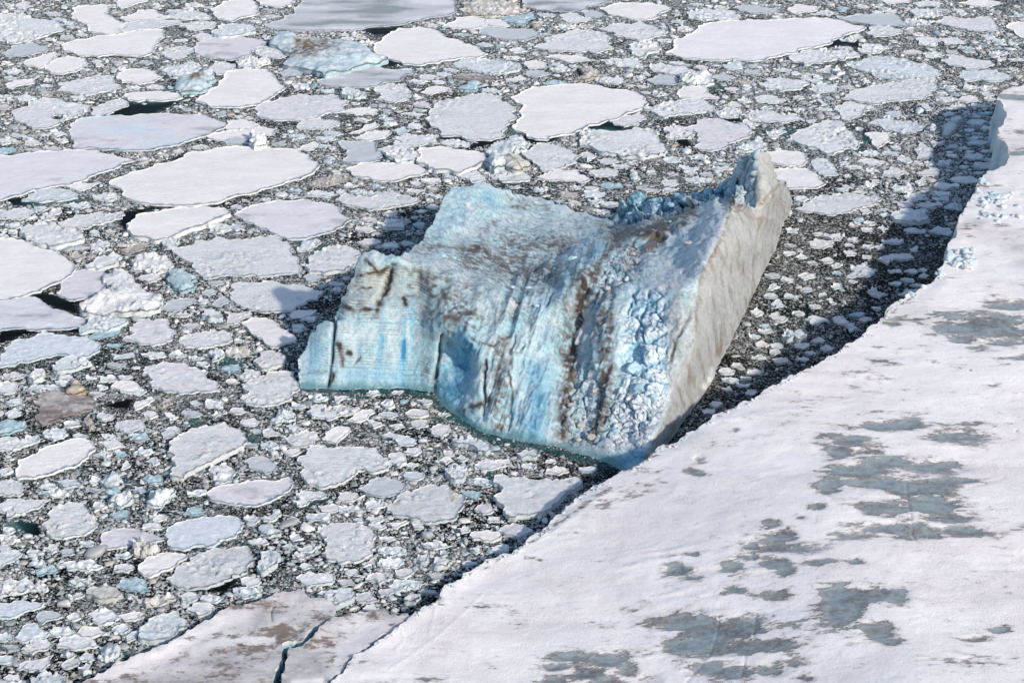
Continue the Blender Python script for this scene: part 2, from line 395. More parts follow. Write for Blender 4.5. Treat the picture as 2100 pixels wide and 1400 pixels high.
POND = [(1318,508),(1330,496),(1334,488),(1345,479),(1362,481),(1370,487),(1360,495),(1347,499),(1350,506),(1335,512),(1322,516)]
def soft(x, y, poly, wd):
    """1 inside a polygon, fading over wd pixels"""
    poly = np.array(poly, float); r = np.zeros(len(x)); b = (x > poly[:, 0].min() - wd) & (x < poly[:, 0].max() + wd) & (y > poly[:, 1].min() - wd) & (y < poly[:, 1].max() + wd)
    xx, yy = x[b], y[b]; d = seg_dist(xx, yy, poly, True)[0]; ins = inpoly(xx, yy, poly)
    r[b] = np.clip(.5 + np.where(ins, d, -d) / (2 * wd), 0, 1); return r
def build_berg():
    root = empty('iceberg', at(1150, 800, 0))
    tag(root, 'huge tilted iceberg with blue striped left face and cream cleaved wall on its right', 'iceberg')
    bp = fract([p for p in BERG], 5, .22, random.Random(8)); x, y, h, q, be = px_surface(bp, 2.0, lambda a, b: np.maximum(BERG_H(a, b), 0))
    V = at(x, y, h)
    wall = soft(x, y, WALL, 3); pit = soft(x, y, PIT, 6); tower = soft(x, y, TOWER, 3); strip = soft(x, y, STRIP, 4); pond = soft(x, y, POND, 2)
    wx = x + 7 * fbm(V / 14, 3, 5); wy = y + 7 * fbm(V / 14 + 50, 3, 6)            # ragged edges for the marks
    striped = sstep(905, 880, x) * sstep(535, 560, y)
    flobe = soft(x, y, [(840,520),(915,385),(1000,372),(1040,395),(1100,420),(1090,470),(1000,490),(930,500)], 25)
    # --- relief
    nrm = vnormals(V, q)
    rub = np.clip(pit + soft(x, y, [(1290,640),(1330,600),(1362,620),(1366,700),(1372,800),(1345,850),(1300,890),(1240,860),(1262,800),(1285,720)], 12) + .9 * soft(x, y, [(1235,560),(1265,520),(1300,500),(1320,515),(1310,560),(1290,590),(1235,600)], 10)
                  + .8 * soft(x, y, [(1150,790),(1190,760),(1245,760),(1250,900),(1180,925),(1150,900)], 14) + .5 * soft(x, y, [(1250,860),(1350,830),(1320,940),(1250,930)], 15), 0, 1)
    k1, e1 = blocks(V[:, 0] / 5.5, V[:, 1] / 6.5 + V[:, 2] / 5.5, 3); k2, e2 = blocks(V[:, 0] / 2.2 + 5, V[:, 1] / 3.0 + V[:, 2] / 2.2, 9)
    rough = 1 - np.clip(wall + pond, 0, 1)
    S = V.copy(); S[:, 0] *= 1.0
    rid = ridged(V / np.array([16, 30, 16]), 5, 21); lump = fbm(V / 9, 4, 31); fine = fbm(V / 2.2, 3, 41)
    d = rough * (1 - striped) * (1.5 * (rid - .4) + 1.3 * lump + .38 * fine + .5 * (ridged(V / 5.5, 4, 23) - .4))
    # flow ridges running down the central slope
    u = (x - 1100) * .93 + (y - 700) * .30
    d += (1 - wall) * soft(x, y, [(920,700),(1000,600),(1200,480),(1290,520),(1250,900),(1000,890)], 30) * 2.3 * (ridged(np.stack([u / 30, y / 160, 0 * u], 1), 4, 51) - .35)
    d += rub * (2.0 * (k1 - .5) * (e1 > 0) + .8 * (k2 - .5)) + pit * 2.6 * (k1 - .5)
    # waterline notches: near level grooves on the left lobes
    tilt = V[:, 2] + .02 * V[:, 0] + .9 * fbm(V / 22, 3, 61); tilt = tilt + .9 * vn(np.stack([tilt / 2.4, 0 * x, 0 * x], 1), 63)
    st = np.abs(((tilt / .95) % 1) - .5) * 2; st2 = np.abs(((tilt / 2.9 + .3) % 1) - .5) * 2
    smk = np.clip(striped + .6 * flobe, 0, 1)
    sv = np.clip(.55 + 1.1 * fbm(V / np.array([10, 10, 6]), 3, 62), .12, 1.2); d += smk * sv * (.40 * (st - .5) + .28 * (st2 - .5)) + smk * (.6 * lump + 1.2 * fbm(V / np.array([7, 30, 40]), 3, 71) + .15 * fine)
    # vertical folds, grooves and crevasses
    gw = np.clip(.75 + 1.3 * fbm(V / 5, 3, 55), .1, 1.4); gr = lambda pts, wd, dep: -dep * .9 * gw * stroke(x + 3 * lump, y, pts, wd)
    d += gr([(686,652),(683,700),(680,745),(672,795)], 3.5, 2.6) + gr([(905,690),(900,730),(891,770),(887,805)], 5, 3.0) + gr([(996,738),(993,780),(988,850)], 3, 2.0)
    d += gr([(1056,690),(1050,720),(1048,850),(1040,890)], 2.5, 1.0) + gr([(806,545),(797,570),(786,600),(776,622)], 7, 2.2) + gr([(1331,600),(1318,640),(1310,660),(1305,700),(1296,745),(1293,772)], 3.6, 4.5)
    d += gr([(1302,620),(1296,600),(1285,650),(1295,642)], 2.2, 2.5) + gr([(1345,660),(1362,622)], 2.5, 2.0) + gr([(1150,560),(1090,690),(1060,730)], 2.2, .8) + gr([(1182,640),(1178,700),(1172,745)], 7, .5)
    d += gr([(1422,600),(1420,650),(1400,670),(1385,700),(1375,740)], 2.6, 1.6) + gr([(1424,700),(1408,745),(1388,790),(1366,830)], 3, 1.2) + gr([(1590,385),(1575,402),(1560,418),(1545,432)], 3, .7) + gr([(1430,640),(1421,700)], 2.5, 1.0)
    d += gr([(1540,330),(1533,370),(1538,400),(1512,420)], 4, 1.0) + gr([(1535,365),(1520,372)], 3, .8) + gr([(690,650),(760,655)], 3, .8)
    kL, eL = blocks(V[:, 0] / 7.5 + .3, V[:, 1] / 11 + V[:, 2] / 7.5, 27); big = soft(x, y, [(1300,590),(1362,600),(1366,700),(1366,800),(1290,800),(1270,720),(1285,640)], 8)
    d = d * (1 - .55 * big) + big * (2.0 * (kL - .45) + .5 * (k2 - .5))
    k3, e3 = blocks(V[:, 0] / 4.0 + 3, V[:, 1] / 4 + V[:, 2] / 11, 15); d += tower * (2.6 * (k3 - .5) - .8 * lump - .9 * (rid - .4))
    # the cleaved wall: flat with faint slanting grain
    g = (V[:, 1] * .5 + V[:, 2] * .86); g2 = (V[:, 1] * .86 - V[:, 2] * .5)
    d += wall * 1.1 * stroke(x, y, [(1503,402),(1494,430),(1482,475),(1462,515),(1445,545),(1432,575),(1427,620)], 14) * (k2 - .4)
    d += wall * (.6 * ridged(np.stack([(g - .6 * g2) / 11, (g2 + .6 * g) / 4, 0 * g], 1), 5, 81) + .9 * fbm(V / 16, 3, 82) + .12 * fine)
    d *= sstep(0, 2.2, h) * .85 + .15
    d *= 1 - pond
    V2 = V + nrm * d[:, None]; V2[:, 2] = np.where(h <= .01, np.minimum(V2[:, 2], 0), V2[:, 2])
    pz = V[pond > .6][:, 2].mean(); V2[:, 2] = np.where(pond > .5, pz, V2[:, 2])
    # --- colour of the ice, the dirt on it, and some shade painted blue
    n1 = fbm(V / 6, 4, 91); n2 = fbm(V / 1.6, 3, 92); wx = wx + 4 * fbm(V / 3.5, 3, 95); wy = wy + 4 * fbm(V / 3.5 + 9, 3, 96); n3 = fbm(V / np.array([2.5, 20, 20]), 4, 93); wn = fbm(V / 22, 3, 94)
    def rgb(*c): return np.array(c)[None, :]
    white, cyan, blue, deep = rgb(.84, .88, .90), rgb(.47, .73, .80), rgb(.19, .55, .76), rgb(.05, .28, .47)
    brown, dark, grey, beige = rgb(.13, .085, .06), rgb(.035, .024, .018), rgb(.27, .28, .27), rgb(.565, .585, .585)
    c = cyan + (white - cyan) * np.clip(.25 + .9 * n1, 0, 1)[:, None]
    def mixm(c, col, m): m = np.clip(m, 0, 1)[:, None]; return c * (1 - m) + col * m
    sk = lambda pts, wd: stroke(wx, wy, pts, wd)
    bl = np.zeros(len(x))
    for pts, wd, a in [([(1130,620),(1200,530),(1240,500)], 22, .55), ([(1100,760),(1105,820),(1095,880)], 26, .75), ([(1030,800),(1080,870)], 14, .5), ([(955,700),(945,760),(930,810)], 24, 1.0), ([(925,720),(915,790)], 12, .7),  # front recess: blue ice, deepened to paint in its shadow
        ([(1297,930),(1330,930),(1270,950)], 12, .8), ([(1010,425),(1000,400)], 14, .6), ([(930,440),(960,400)], 30, .3), ([(650,720),(640,770)], 16, .45), ([(825,700),(828,795)], 7, .9), ([(780,690),(778,790)], 6, .5), ([(740,700),(745,790)], 5, .4),
        ([(722,770),(860,780)], 25, .35), ([(1310,620),(1325,660),(1310,740),(1330,800)], 22, .45), ([(1340,700),(1330,770)], 22, .4), ([(1060,660),(1100,640)], 20, .35), ([(1200,390),(1220,400)], 12, .3), ([(1150,700),(1120,680)], 20, .3), ([(1210,520),(1225,505)], 10, .9), ([(1240,740),(1240,700)], 12, .25), ([(1400,600),(1408,630)], 7, .6), ([(1130,560),(1070,600)], 18, .3), ([(900,470),(940,430)], 26, .35), ([(1420,500),(1400,540)], 20, .3)]:
        bl = np.maximum(bl, a * sk(pts, wd))
    c = mixm(c, rgb(.64, .76, .79), striped * (.5 + .5 * n1)); c = mixm(c, rgb(.60, .63, .58), striped * sstep(650, 590, y) * (.65 + .5 * n1)); vs = .8 * sstep(.15, .6, fbm(np.stack([x / 13, y / 300, 0 * x], 1), 3, 101)) * striped * sstep(560, 640, y) * .55
    bl = np.clip(bl * (.85 + .7 * n1) + vs, 0, 1)
    c = mixm(c, blue, bl * 1.25); c = mixm(c, deep, np.clip(bl - .6, 0, 1) * 2.2)
    c = mixm(c, blue, .75 * pit * np.clip(.7 + n1, 0, 1)); c = mixm(c, rgb(.60, .78, .88), tower * (.75 + .35 * n1)); c = mixm(c, deep, pit * (1 - np.clip(e1 + .2, 0, 1)) * .8)  # tower's left face tinted pale blue, its shade put into the colour
    crev = np.maximum.reduce([stroke(x, y, [(1331,600),(1318,640),(1310,660)], 3), stroke(x, y, [(1305,700),(1296,745),(1293,772)], 3.5), stroke(x, y, [(1316,665),(1305,700)], 4), stroke(x, y, [(684,660),(681,745),(673,795)], 3)])
    c = mixm(c, deep * .5, crev * 1.1)
    c = mixm(c, rgb(.86,.91,.94), .9 * soft(x, y, [(1300,600),(1362,620),(1366,800),(1290,800),(1270,720)], 14) * (1 - .6 * bl)); c = mixm(c, rgb(.90,.90,.89), .95 * soft(x, y, [(1262,800),(1300,780),(1370,800),(1330,930),(1250,920)], 12) * (1 - bl)); c = mixm(c, white, .7 * soft(x, y, [(1380,560),(1440,480),(1490,420),(1470,500),(1430,560)], 14))
    c = mixm(c, rgb(.80,.86,.90), .8 * soft(x, y, [(1362,470),(1440,425),(1500,400),(1480,500),(1430,570),(1370,600),(1300,560),(1360,520)], 14) * np.clip(.8 + n1, 0, 1))
    # grey grit
    gm = np.zeros(len(x))
    for pts, wd, a in [([(900,590),(960,650),(900,640)], 40, .85), ([(850,560),(1000,600)], 22, .5), ([(960,525),(1060,540),(1120,560)], 34, 1.0), ([(1040,500),(1150,500)], 32, .8), ([(1240,470),(1300,520)], 24, .7), ([(1210,560),(1230,640)], 26, .7), ([(860,510),(900,500)], 18, .5), ([(1230,610),(1240,700),(1225,750)], 22, .75),
        ([(1245,760),(1240,830),(1220,890)], 16, .75), ([(1028,710),(1024,880)], 17, .8), ([(1180,600),(1190,560)], 24, .5), ([(1290,545),(1330,500)], 30, .5), ([(1150,620),(1165,760),(1155,880)], 22, .6), ([(1020,640),(1080,650)], 25, .5), ([(740,560),(735,630)], 26, .3), ([(870,690),(880,790)], 12, .3), ([(1160,470),(1250,440)], 15, .3), ([(1050,410),(1120,430)], 18, .4), ([(990,560),(1080,590)], 16, .6)]:
        gm = np.maximum(gm, a * sk(pts, wd))
    grit = np.clip(gm * 1.25 * sstep(-.55, .45, n2 * 1.3 + n1 * .6 + .35 * (gm - .5)), 0, 1)
    c = mixm(c, grey, grit * 1.0); c = mixm(c, brown, grit * np.clip(n2 * 1.6 - .05, 0, 1))
    # brown bands
    bm = np.zeros(len(x))
    for pts, wd, a in [([(1195,575),(1190,640),(1178,720),(1168,745)], 12, 1.0), ([(1178,745),(1162,800),(1156,850),(1150,890)], 10, .85), ([(1215,570),(1260,500),(1280,478)], 10, .7), ([(1268,478),(1330,470),(1380,452),(1418,432)], 13, 1.4), ([(1330,478),(1400,455)], 16, .85),
        ([(1246,760),(1238,800),(1228,870),(1215,900)], 8, .7), ([(1252,600),(1254,680),(1247,740)], 6, .55), ([(1200,540),(1160,600)], 8, .4), ([(806,545),(797,570),(788,596)], 6.5, 1.3), ([(788,600),(776,622),(770,645)], 8, .6), ([(750,536),(775,560),(800,548)], 5, .9), ([(728,565),(760,560),(790,552)], 3, .9), ([(702,630),(740,636),(772,634)], 4, 1.0), ([(733,595),(760,590)], 3, .6),
        ([(694,712),(697,716)], 6, 1.3), ([(712,724),(716,726)], 5, 1.3), ([(698,720),(702,750)], 6, .8), ([(740,733),(725,755)], 2.5, .7), ([(830,612),(832,626)], 5, .8), ([(840,584),(843,590)], 4, .9), ([(680,765),(674,795)], 4, .8), ([(620,772),(668,762)], 3, .45),
        ([(905,690),(900,730),(891,770),(887,800)], 3, 1.0), ([(950,845),(985,825),(997,815)], 7, 1.1), ([(996,738),(993,790),(988,850)], 2.2, 1.1), ([(1048,720),(1046,850)], 2.5, .7), ([(935,512),(990,505),(1010,520)], 5, .85), ([(1030,540),(1075,575),(1100,577)], 4, .8), ([(1035,600),(1090,635)], 3, .7), ([(1140,575),(1150,560),(1210,505)], 3, .4), ([(1060,560),(1150,545)], 6, .4), ([(1080,600),(1078,560),(1085,580)], 3, .7), ([(1052,420),(1075,430)], 3, .7), ([(965,690),(1010,715),(1040,690)], 3, .6), ([(870,500),(930,510)], 5, .5), ([(1130,500),(1180,498)], 4, .5), ([(1010,455),(985,480)], 6, .4)]:
        bm = np.maximum(bm, a * sk(pts, wd))
    bm = np.clip(bm * (.95 + 1.5 * n2 + .5 * n1), 0, 1.3)
    c = mixm(c, brown, bm * 1.25); c = mixm(c, dark, (bm - .78) * 1.5)
    lev = sstep(.74, .97, 1 - st) * smk * sstep(0, .4, fbm(V / np.array([8, 8, 4]), 4, 111)) * (.35 + .8 * soft(x, y, [(725,525),(830,525),(900,600),(860,660),(700,650)], 25))
    c = mixm(c, brown, lev * .9)
    # clean snow caught in hollows
    sn = np.zeros(len(x))
    for pts, wd in [([(1200,640),(1196,665),(1205,655)], 8), ([(1190,680),(1186,700)], 8), ([(1212,765),(1208,820),(1200,870)], 7), ([(1210,780),(1216,800)], 9), ([(955,420),(968,430)], 4), ([(1010,607),(1020,610)], 4), ([(1050,622),(1085,628)], 3.5), ([(1192,715),(1198,720)], 5), ([(1170,915),(1230,925),(1280,900)], 9), ([(1175,428),(1185,440)], 5), ([(985,470),(990,480)], 3), ([(800,655),(830,640)], 1.8), ([(1330,536),(1300,532)], 5), ([(1375,545),(1410,555)], 6), ([(1405,760),(1385,790),(1355,840)], 6), ([(1430,660),(1420,690)], 5), ([(1360,590),(1395,578)], 8), ([(1240,590),(1270,580)], 5)]:
        sn = np.maximum(sn, sk(pts, wd))
    c = mixm(c, rgb(.82, .82, .84), sstep(.35, .55, sn * (1.1 + .9 * n2)))
    # cleaved wall
    gl = ridged(np.stack([g / 12, g2 / 4.5, 0 * g], 1), 5, 121); gl2 = fbm(np.stack([(g + g2) / 4, (g2 - g) / 1.6, 0 * g], 1), 5, 122)
    wc = beige * (1 + .16 * gl2 + .10 * wn)[:, None] + rgb(.05, .05, .05) * np.clip(gl, -1, 1)[:, None]; wc = mixm(wc, rgb(.34, .29, .22), sstep(.0, .55, fbm(np.stack([(g - .6 * g2) / 9, (g2 + .6 * g) / 3.6, 0 * g], 1), 6, 123) + .35 * gl2) * .6)
    wb = np.maximum.reduce([.8 * sk([(1503,405),(1494,435),(1482,478),(1462,516),(1445,545),(1432,578)], 5), .75 * sk([(1427,600),(1424,640),(1421,690)], 3.5), .6 * sk([(1592,383),(1575,402),(1560,418)], 4), .35 * sk([(1515,420),(1545,450),(1570,450)], 4), .3 * sk([(1515,540),(1520,560)], 6), .6 * sk([(1555,590),(1540,620)], 3), .5 * sk([(1478,700),(1470,730)], 3), .3 * sk([(1472,520),(1500,560)], 3), .35 * sk([(1600,395),(1608,440)], 3)])
    wc = mixm(wc, rgb(.33, .21, .13), wb * (1 + n2)); wc = mixm(wc, white, .9 * sk([(1460,762),(1452,785),(1440,792)], 7))
    c = mixm(c, wc, wall * 1.0)
    sc = beige * (1.0 + .15 * n2)[:, None]; sc = mixm(sc, brown * 1.3, np.maximum(sk([(1418,640),(1400,672),(1385,700),(1376,745)], 3.4), .9 * sk([(1395,645),(1378,680)], 2.2)) * 1.2); sc = mixm(sc, rgb(.4, .68, .68), soft(x, y, [(1398,592),(1414,590),(1416,625),(1400,622)], 4) * .8)
    c = mixm(c, sc, strip * .85)
    c = mixm(c, rgb(.12, .10, .085), pond * .85)
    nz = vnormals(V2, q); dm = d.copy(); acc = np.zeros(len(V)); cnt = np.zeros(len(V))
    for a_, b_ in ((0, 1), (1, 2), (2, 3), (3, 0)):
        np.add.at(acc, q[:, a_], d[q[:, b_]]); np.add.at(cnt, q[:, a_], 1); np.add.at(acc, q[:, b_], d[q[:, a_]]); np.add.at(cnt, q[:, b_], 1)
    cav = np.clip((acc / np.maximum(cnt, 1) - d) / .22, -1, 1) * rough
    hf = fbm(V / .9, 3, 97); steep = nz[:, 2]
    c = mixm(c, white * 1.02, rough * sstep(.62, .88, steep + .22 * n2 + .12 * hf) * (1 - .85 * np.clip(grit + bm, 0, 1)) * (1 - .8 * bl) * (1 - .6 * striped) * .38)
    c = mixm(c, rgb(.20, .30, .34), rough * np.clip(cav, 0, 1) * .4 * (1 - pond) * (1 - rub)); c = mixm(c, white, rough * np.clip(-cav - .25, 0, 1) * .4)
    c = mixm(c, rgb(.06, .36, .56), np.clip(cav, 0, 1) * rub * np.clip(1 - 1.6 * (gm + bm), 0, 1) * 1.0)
    c = mixm(c, rgb(.80, .88, .92), big * .7 * np.clip(1 - 1.4 * bm, 0, 1)); c = mixm(c, rgb(.04, .34, .55), big * np.clip(1 - eL * 1.3, 0, 1) * np.clip(.5 + 1.4 * n1, 0, 1)); c = mixm(c, rgb(.35, .66, .80), big * sstep(.55, .2, kL) * .5)
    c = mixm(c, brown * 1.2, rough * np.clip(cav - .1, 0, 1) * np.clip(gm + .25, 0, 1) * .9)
    c = c * (1 + .16 * hf * rough)[:, None]
    c = c * (1 + .10 * smk * sv * (st - .45) * np.clip(.8 + n1, 0, 1.5))[:, None]; c = mixm(c, rgb(.14, .34, .38), sstep(2.4, .3, h + .8 * n1) * .8 * (1 - sstep(0, .4, wall)) * (x < 1330))
    c = c ** 1.25 * ((.74 - .03 * wall) * (1 + .24 * np.clip(big + .8 * soft(x, y, [(1262,800),(1300,780),(1370,800),(1330,930),(1250,920)], 12), 0, 1)))[:, None]
    # --- closing the far side: the back drops to the water behind the skyline
    cx, cy = np.array([at(1150, 720, 0)[0], at(1150, 720, 0)[1]])
    bi = np.unique(be); bv = V2[bi]; hh = h[bi]
    away = bv[:, :2] - np.array([cx, cy]); away /= np.linalg.norm(away, axis=1, keepdims=True)
    cxs = np.sign(cx - bv[:, 0]); away[:, 0] = np.where(hh > 3, .35 * cxs + np.where(bv[:, 0] > at(1575, 400, 30)[0], -.9, 0), away[:, 0]); away[:, 1] = np.where(hh > 3, 1, away[:, 1]); away /= np.linalg.norm(away, axis=1, keepdims=True)
    rows = [V2]; cr = [c]; m0 = len(V2); mp = np.full(m0, -1); mp[bi] = np.arange(len(bi)); prev = bi.copy(); F = [q]; K = 7
    backf = []
    for k in range(1, K + 1):
        t = k / K; nv = bv.copy(); nv[:, :2] += away * (np.maximum(hh, 0) * .28 * t + .2 * t)[:, None]; nv[:, 2] = bv[:, 2] * (1 - t) - 2.5 * t
        nv += (fbm(nv / 6, 3, 131) * np.minimum(hh, 8) * .12)[:, None] * np.concatenate([away, np.zeros((len(away), 1))], 1)
        rows.append(nv); wb_ = wall[bi][:, None]; cr.append((cyan * .7 + .12 * fbm(nv / 5, 3, 141)[:, None]) * (1 - wb_) + beige * .7 * wb_); cur = m0 + (k - 1) * len(bi) + np.arange(len(bi))
        a, b = mp[be[:, 0]], mp[be[:, 1]]; backf.append(np.stack([prev[a], cur[a], cur[b], prev[b]], 1)); prev = cur
    VV = np.concatenate(rows); CC = np.concatenate(cr)
    m, n = mat_new('glacier_ice'); p = geo_pos(n); cc = attr(n, 'col', 'Color'); rg = attr(n, 'rough')
    f1 = noise(n, p, .55, 6, .65); f2 = noise(n, p, 2.2, 4, .65)
    cc = mixc(n, 1.0, cc, ramp(n, f1, [(.3, .84), (.6, 1.08)]), 'MULTIPLY'); cc = mixc(n, 1.0, cc, ramp(n, f2, [(.3, .86), (.6, 1.06)]), 'MULTIPLY')
    bb = finish(n, cc, mth(n, 'MULTIPLY_ADD', f1, .4, .28), [(f1, .55), (f2, .2)], .45)
    def part(name, mask, back=False, mat=m):
        ff = q[mask]; fl = [ff] + (backf if back else []); allf = np.concatenate(fl); u = np.unique(allf); mpp = np.full(len(VV), -1); mpp[u] = np.arange(len(u))
        o = mesh_obj(name, VV[u] - np.array(root.location), [mpp[allf]], mat, root, CC[u], smooth=name in ('cleaved_wall', 'meltwater_pool')); return o
    fx, fy = x[q].mean(1), y[q].mean(1)
    mw = inpoly(fx, fy, WALL); mt = inpoly(fx, fy, TOWER) & ~mw; mp_ = inpoly(fx, fy, PIT) & ~mw & ~mt; mpd = inpoly(fx, fy, POND)
    part('ice_body', ~(mw | mt | mp_ | mpd), True); part('cleaved_wall', mw); part('ice_tower', mt); part('rubble_hollow', mp_)
    mw_, n = mat_new('meltwater'); cN = noise(n, geo_pos(n), .5, 3); finish(n, ramp(n, cN, [(.3, (.09, .075, .06)), (.7, (.14, .125, .11))]), .08, [(cN, .02)], .5)
    part('meltwater_pool', mpd, mat=mw_)
    return root, VV, x, y, h
BERG_ROOT, _V, _x, _y, _hh = build_berg()
def ice_block(name, p, s, mat, parent, col, seed, flat=.75):
    """an angular boulder of ice: a cube cut by random planes"""
    rnd = np.random.default_rng(seed); n = 26
    D = rnd.normal(size=(n, 3)); D /= np.linalg.norm(D, axis=1, keepdims=True)
    r = rnd.uniform(.8, 1.0, n)[:, None]; P = D * r * np.array([1, rnd.uniform(.7, 1), rnd.uniform(flat - .2, flat)]) * s
    import bmesh
    bm = bmesh.new(); vs = [bm.verts.new(v) for v in P]
    g = bmesh.ops.convex_hull(bm, input=vs); bmesh.ops.delete(bm, geom=[e for e in set(g['geom_interior'] + g['geom_unused']) if isinstance(e, bmesh.types.BMVert)], context='VERTS')
    bmesh.ops.dissolve_limit(bm, angle_limit=R(16), verts=bm.verts, edges=bm.edges)
    bmesh.ops.bevel(bm, geom=list(bm.edges), offset=s * .05, segments=1, affect='EDGES')
    me = bpy.data.meshes.new(name); bm.to_mesh(me); bm.free(); me.materials.append(mat)
    V = np.empty(len(me.vertices) * 3); me.vertices.foreach_get('co', V); V = V.reshape(-1, 3)
    a = me.attributes.new('col', 'FLOAT_COLOR', 'POINT'); cc = np.array(col)[None] * (1 + .12 * vn(V / s + seed, 3))[:, None]
    a.data.foreach_set('color', np.concatenate([np.clip(cc, 0, 1), np.ones((len(V), 1))], 1).astype(np.float32).ravel())
    o = bpy.data.objects.new(name, me); COL.objects.link(o)
    if parent: o.parent = parent; o.location = Vector(p) - parent.location
    else: o.location = p
    o.rotation_euler = (0, 0, rnd.uniform(0, 6)); return o
W_, B_, T_ = (.78, .82, .85), (.48, .70, .79), (.56, .53, .48)
for i, (px, py, s, c) in enumerate([(1412,500,3.6,(.74,.66,.60)),(905,525,3.6,B_),(930,530,3.0,B_),(1262,885,3.2,B_),(1300,752,5.0,(.52,.72,.80)),(1312,795,4.0,(.45,.68,.78)),(1340,815,3.2,(.55,.74,.82)),(1340,858,2.0,W_),(1330,770,3.4,B_),(1258,445,3.8,(.42,.62,.70)),
   (1298,520,2.6,T_),(1275,515,2.4,T_),(1262,540,2.8,T_),(1282,548,2.2,T_),(1240,570,2.6,(.55,.60,.58)),(1262,575,2.8,(.55,.68,.68)),(1285,572,2.4,(.62,.70,.70)),(1245,590,2.2,T_),(1305,505,2.2,T_),(1290,500,2.0,T_),(1452,778,3.4,(.80,.78,.74)),(1442,795,2.6,(.80,.78,.74)),
   (1220,800,2.4,T_),(1190,870,2.6,T_),(1170,830,2.2,T_),(1215,895,2.8,T_),(1185,900,2.2,T_),(1375,455,1.6,B_),(1320,440,4.2,(.40,.66,.80)),(1350,425,3.6,(.35,.62,.78)),(1290,440,3.4,B_),(1375,420,3.4,(.35,.62,.78)),(1400,408,3.2,(.33,.6,.78)),(1425,400,3.4,(.33,.6,.78)),(1450,395,4.0,(.30,.58,.76)),(1472,392,4.2,(.30,.58,.76)),(1490,385,4.0,(.28,.56,.75)),(1340,410,2.8,(.4,.66,.8)),(1385,400,2.6,(.4,.66,.8)),(1310,415,2.8,(.45,.7,.8)),(1500,395,3.6,(.3,.56,.75)),(1190,545,2.6,B_),(1175,530,3.0,B_),(1100,625,2.0,B_),(1270,660,2.2,W_),(1282,668,2.0,W_),
   (940,535,2.0,B_),(1050,588,1.8,B_),(1083,590,2.2,B_),(1545,428,1.5,W_),(1562,414,1.2,W_),(1578,402,1.2,W_)]):
    s = s * (.62 if py < 470 else .8); p = at(px, py, float(BERG_H(np.array([px]), np.array([py]))[0])) + np.array([0, 0, -s * .05])
    ice_block('ice_block', p, s, M_ROUGH, BERG_ROOT, c, 100 + i)
# ------------------------------------------------------------------ the flat-topped berg filling the lower right
TAB = [(2260,150),(2160,165),(2100,172),(2070,178),(2050,192),(2044,205),(2058,222),(2064,240),(2060,252),(2047,262),(2046,278),(2060,290),(2069,303),(2070,322),(2062,338),(2048,345),(2025,350),(2010,370),(2000,392),(1978,428),(1966,452),(1963,478),(1948,495),(1942,512),(1945,528),(1925,552),(1912,578),(1872,602),(1850,613),(1828,626),(1815,645),(1800,663),(1770,684),(1720,720),(1680,744),(1645,760),(1600,784),(1560,808),(1515,826),(1500,836),(1474,846),(1455,862),(1440,871),(1400,896),(1380,909),(1352,914),(1330,935),(1300,956),(1262,974),(1235,990),(1200,1008),(1176,1030),(1150,1052),(1125,1080),(1108,1092),(1080,1106),(1064,1122),(1050,1135),(1012,1142),(985,1156),(965,1170),(950,1176),(930,1195),(910,1202),(902,1222),(890,1234),(872,1240),(860,1252),(845,1259),(820,1280),(802,1298),(775,1312),(752,1330),(735,1338),(716,1356),(712,1368),(690,1388),(676,1402),(640,1470),(620,1560),(2260,1560)]
SLAB_A = [(90,1430),(160,1404),(200,1378),(262,1352),(330,1322),(378,1300),(430,1270),(480,1240),(520,1232),(552,1222),(580,1210),(612,1203),(625,1212),(640,1224),(665,1226),(680,1233),(688,1245),(684,1264),(668,1268),(652,1280),(638,1288),(628,1300),(615,1313),(596,1313),(580,1316),(577,1340),(572,1362),(562,1385),(556,1410),(540,1470),(500,1560),(60,1560)]
SLAB_B = [(668,1272),(690,1262),(722,1256),(755,1252),(790,1248),(800,1258),(818,1262),(836,1256),(841,1262),(818,1280),(798,1297),(772,1311),(748,1330),(731,1338),(711,1357),(707,1368),(686,1388),(670,1402),(634,1470),(610,1560),(530,1560),(566,1470),(572,1412),(578,1388),(586,1362),(592,1340),(594,1322),(616,1322),(632,1312),(645,1298),(655,1284)]
def tab_h(x, y):
    return 6.0 + 16.5 * sstep(950, 1900, x + .55 * (1260 - y)) ** 1.3
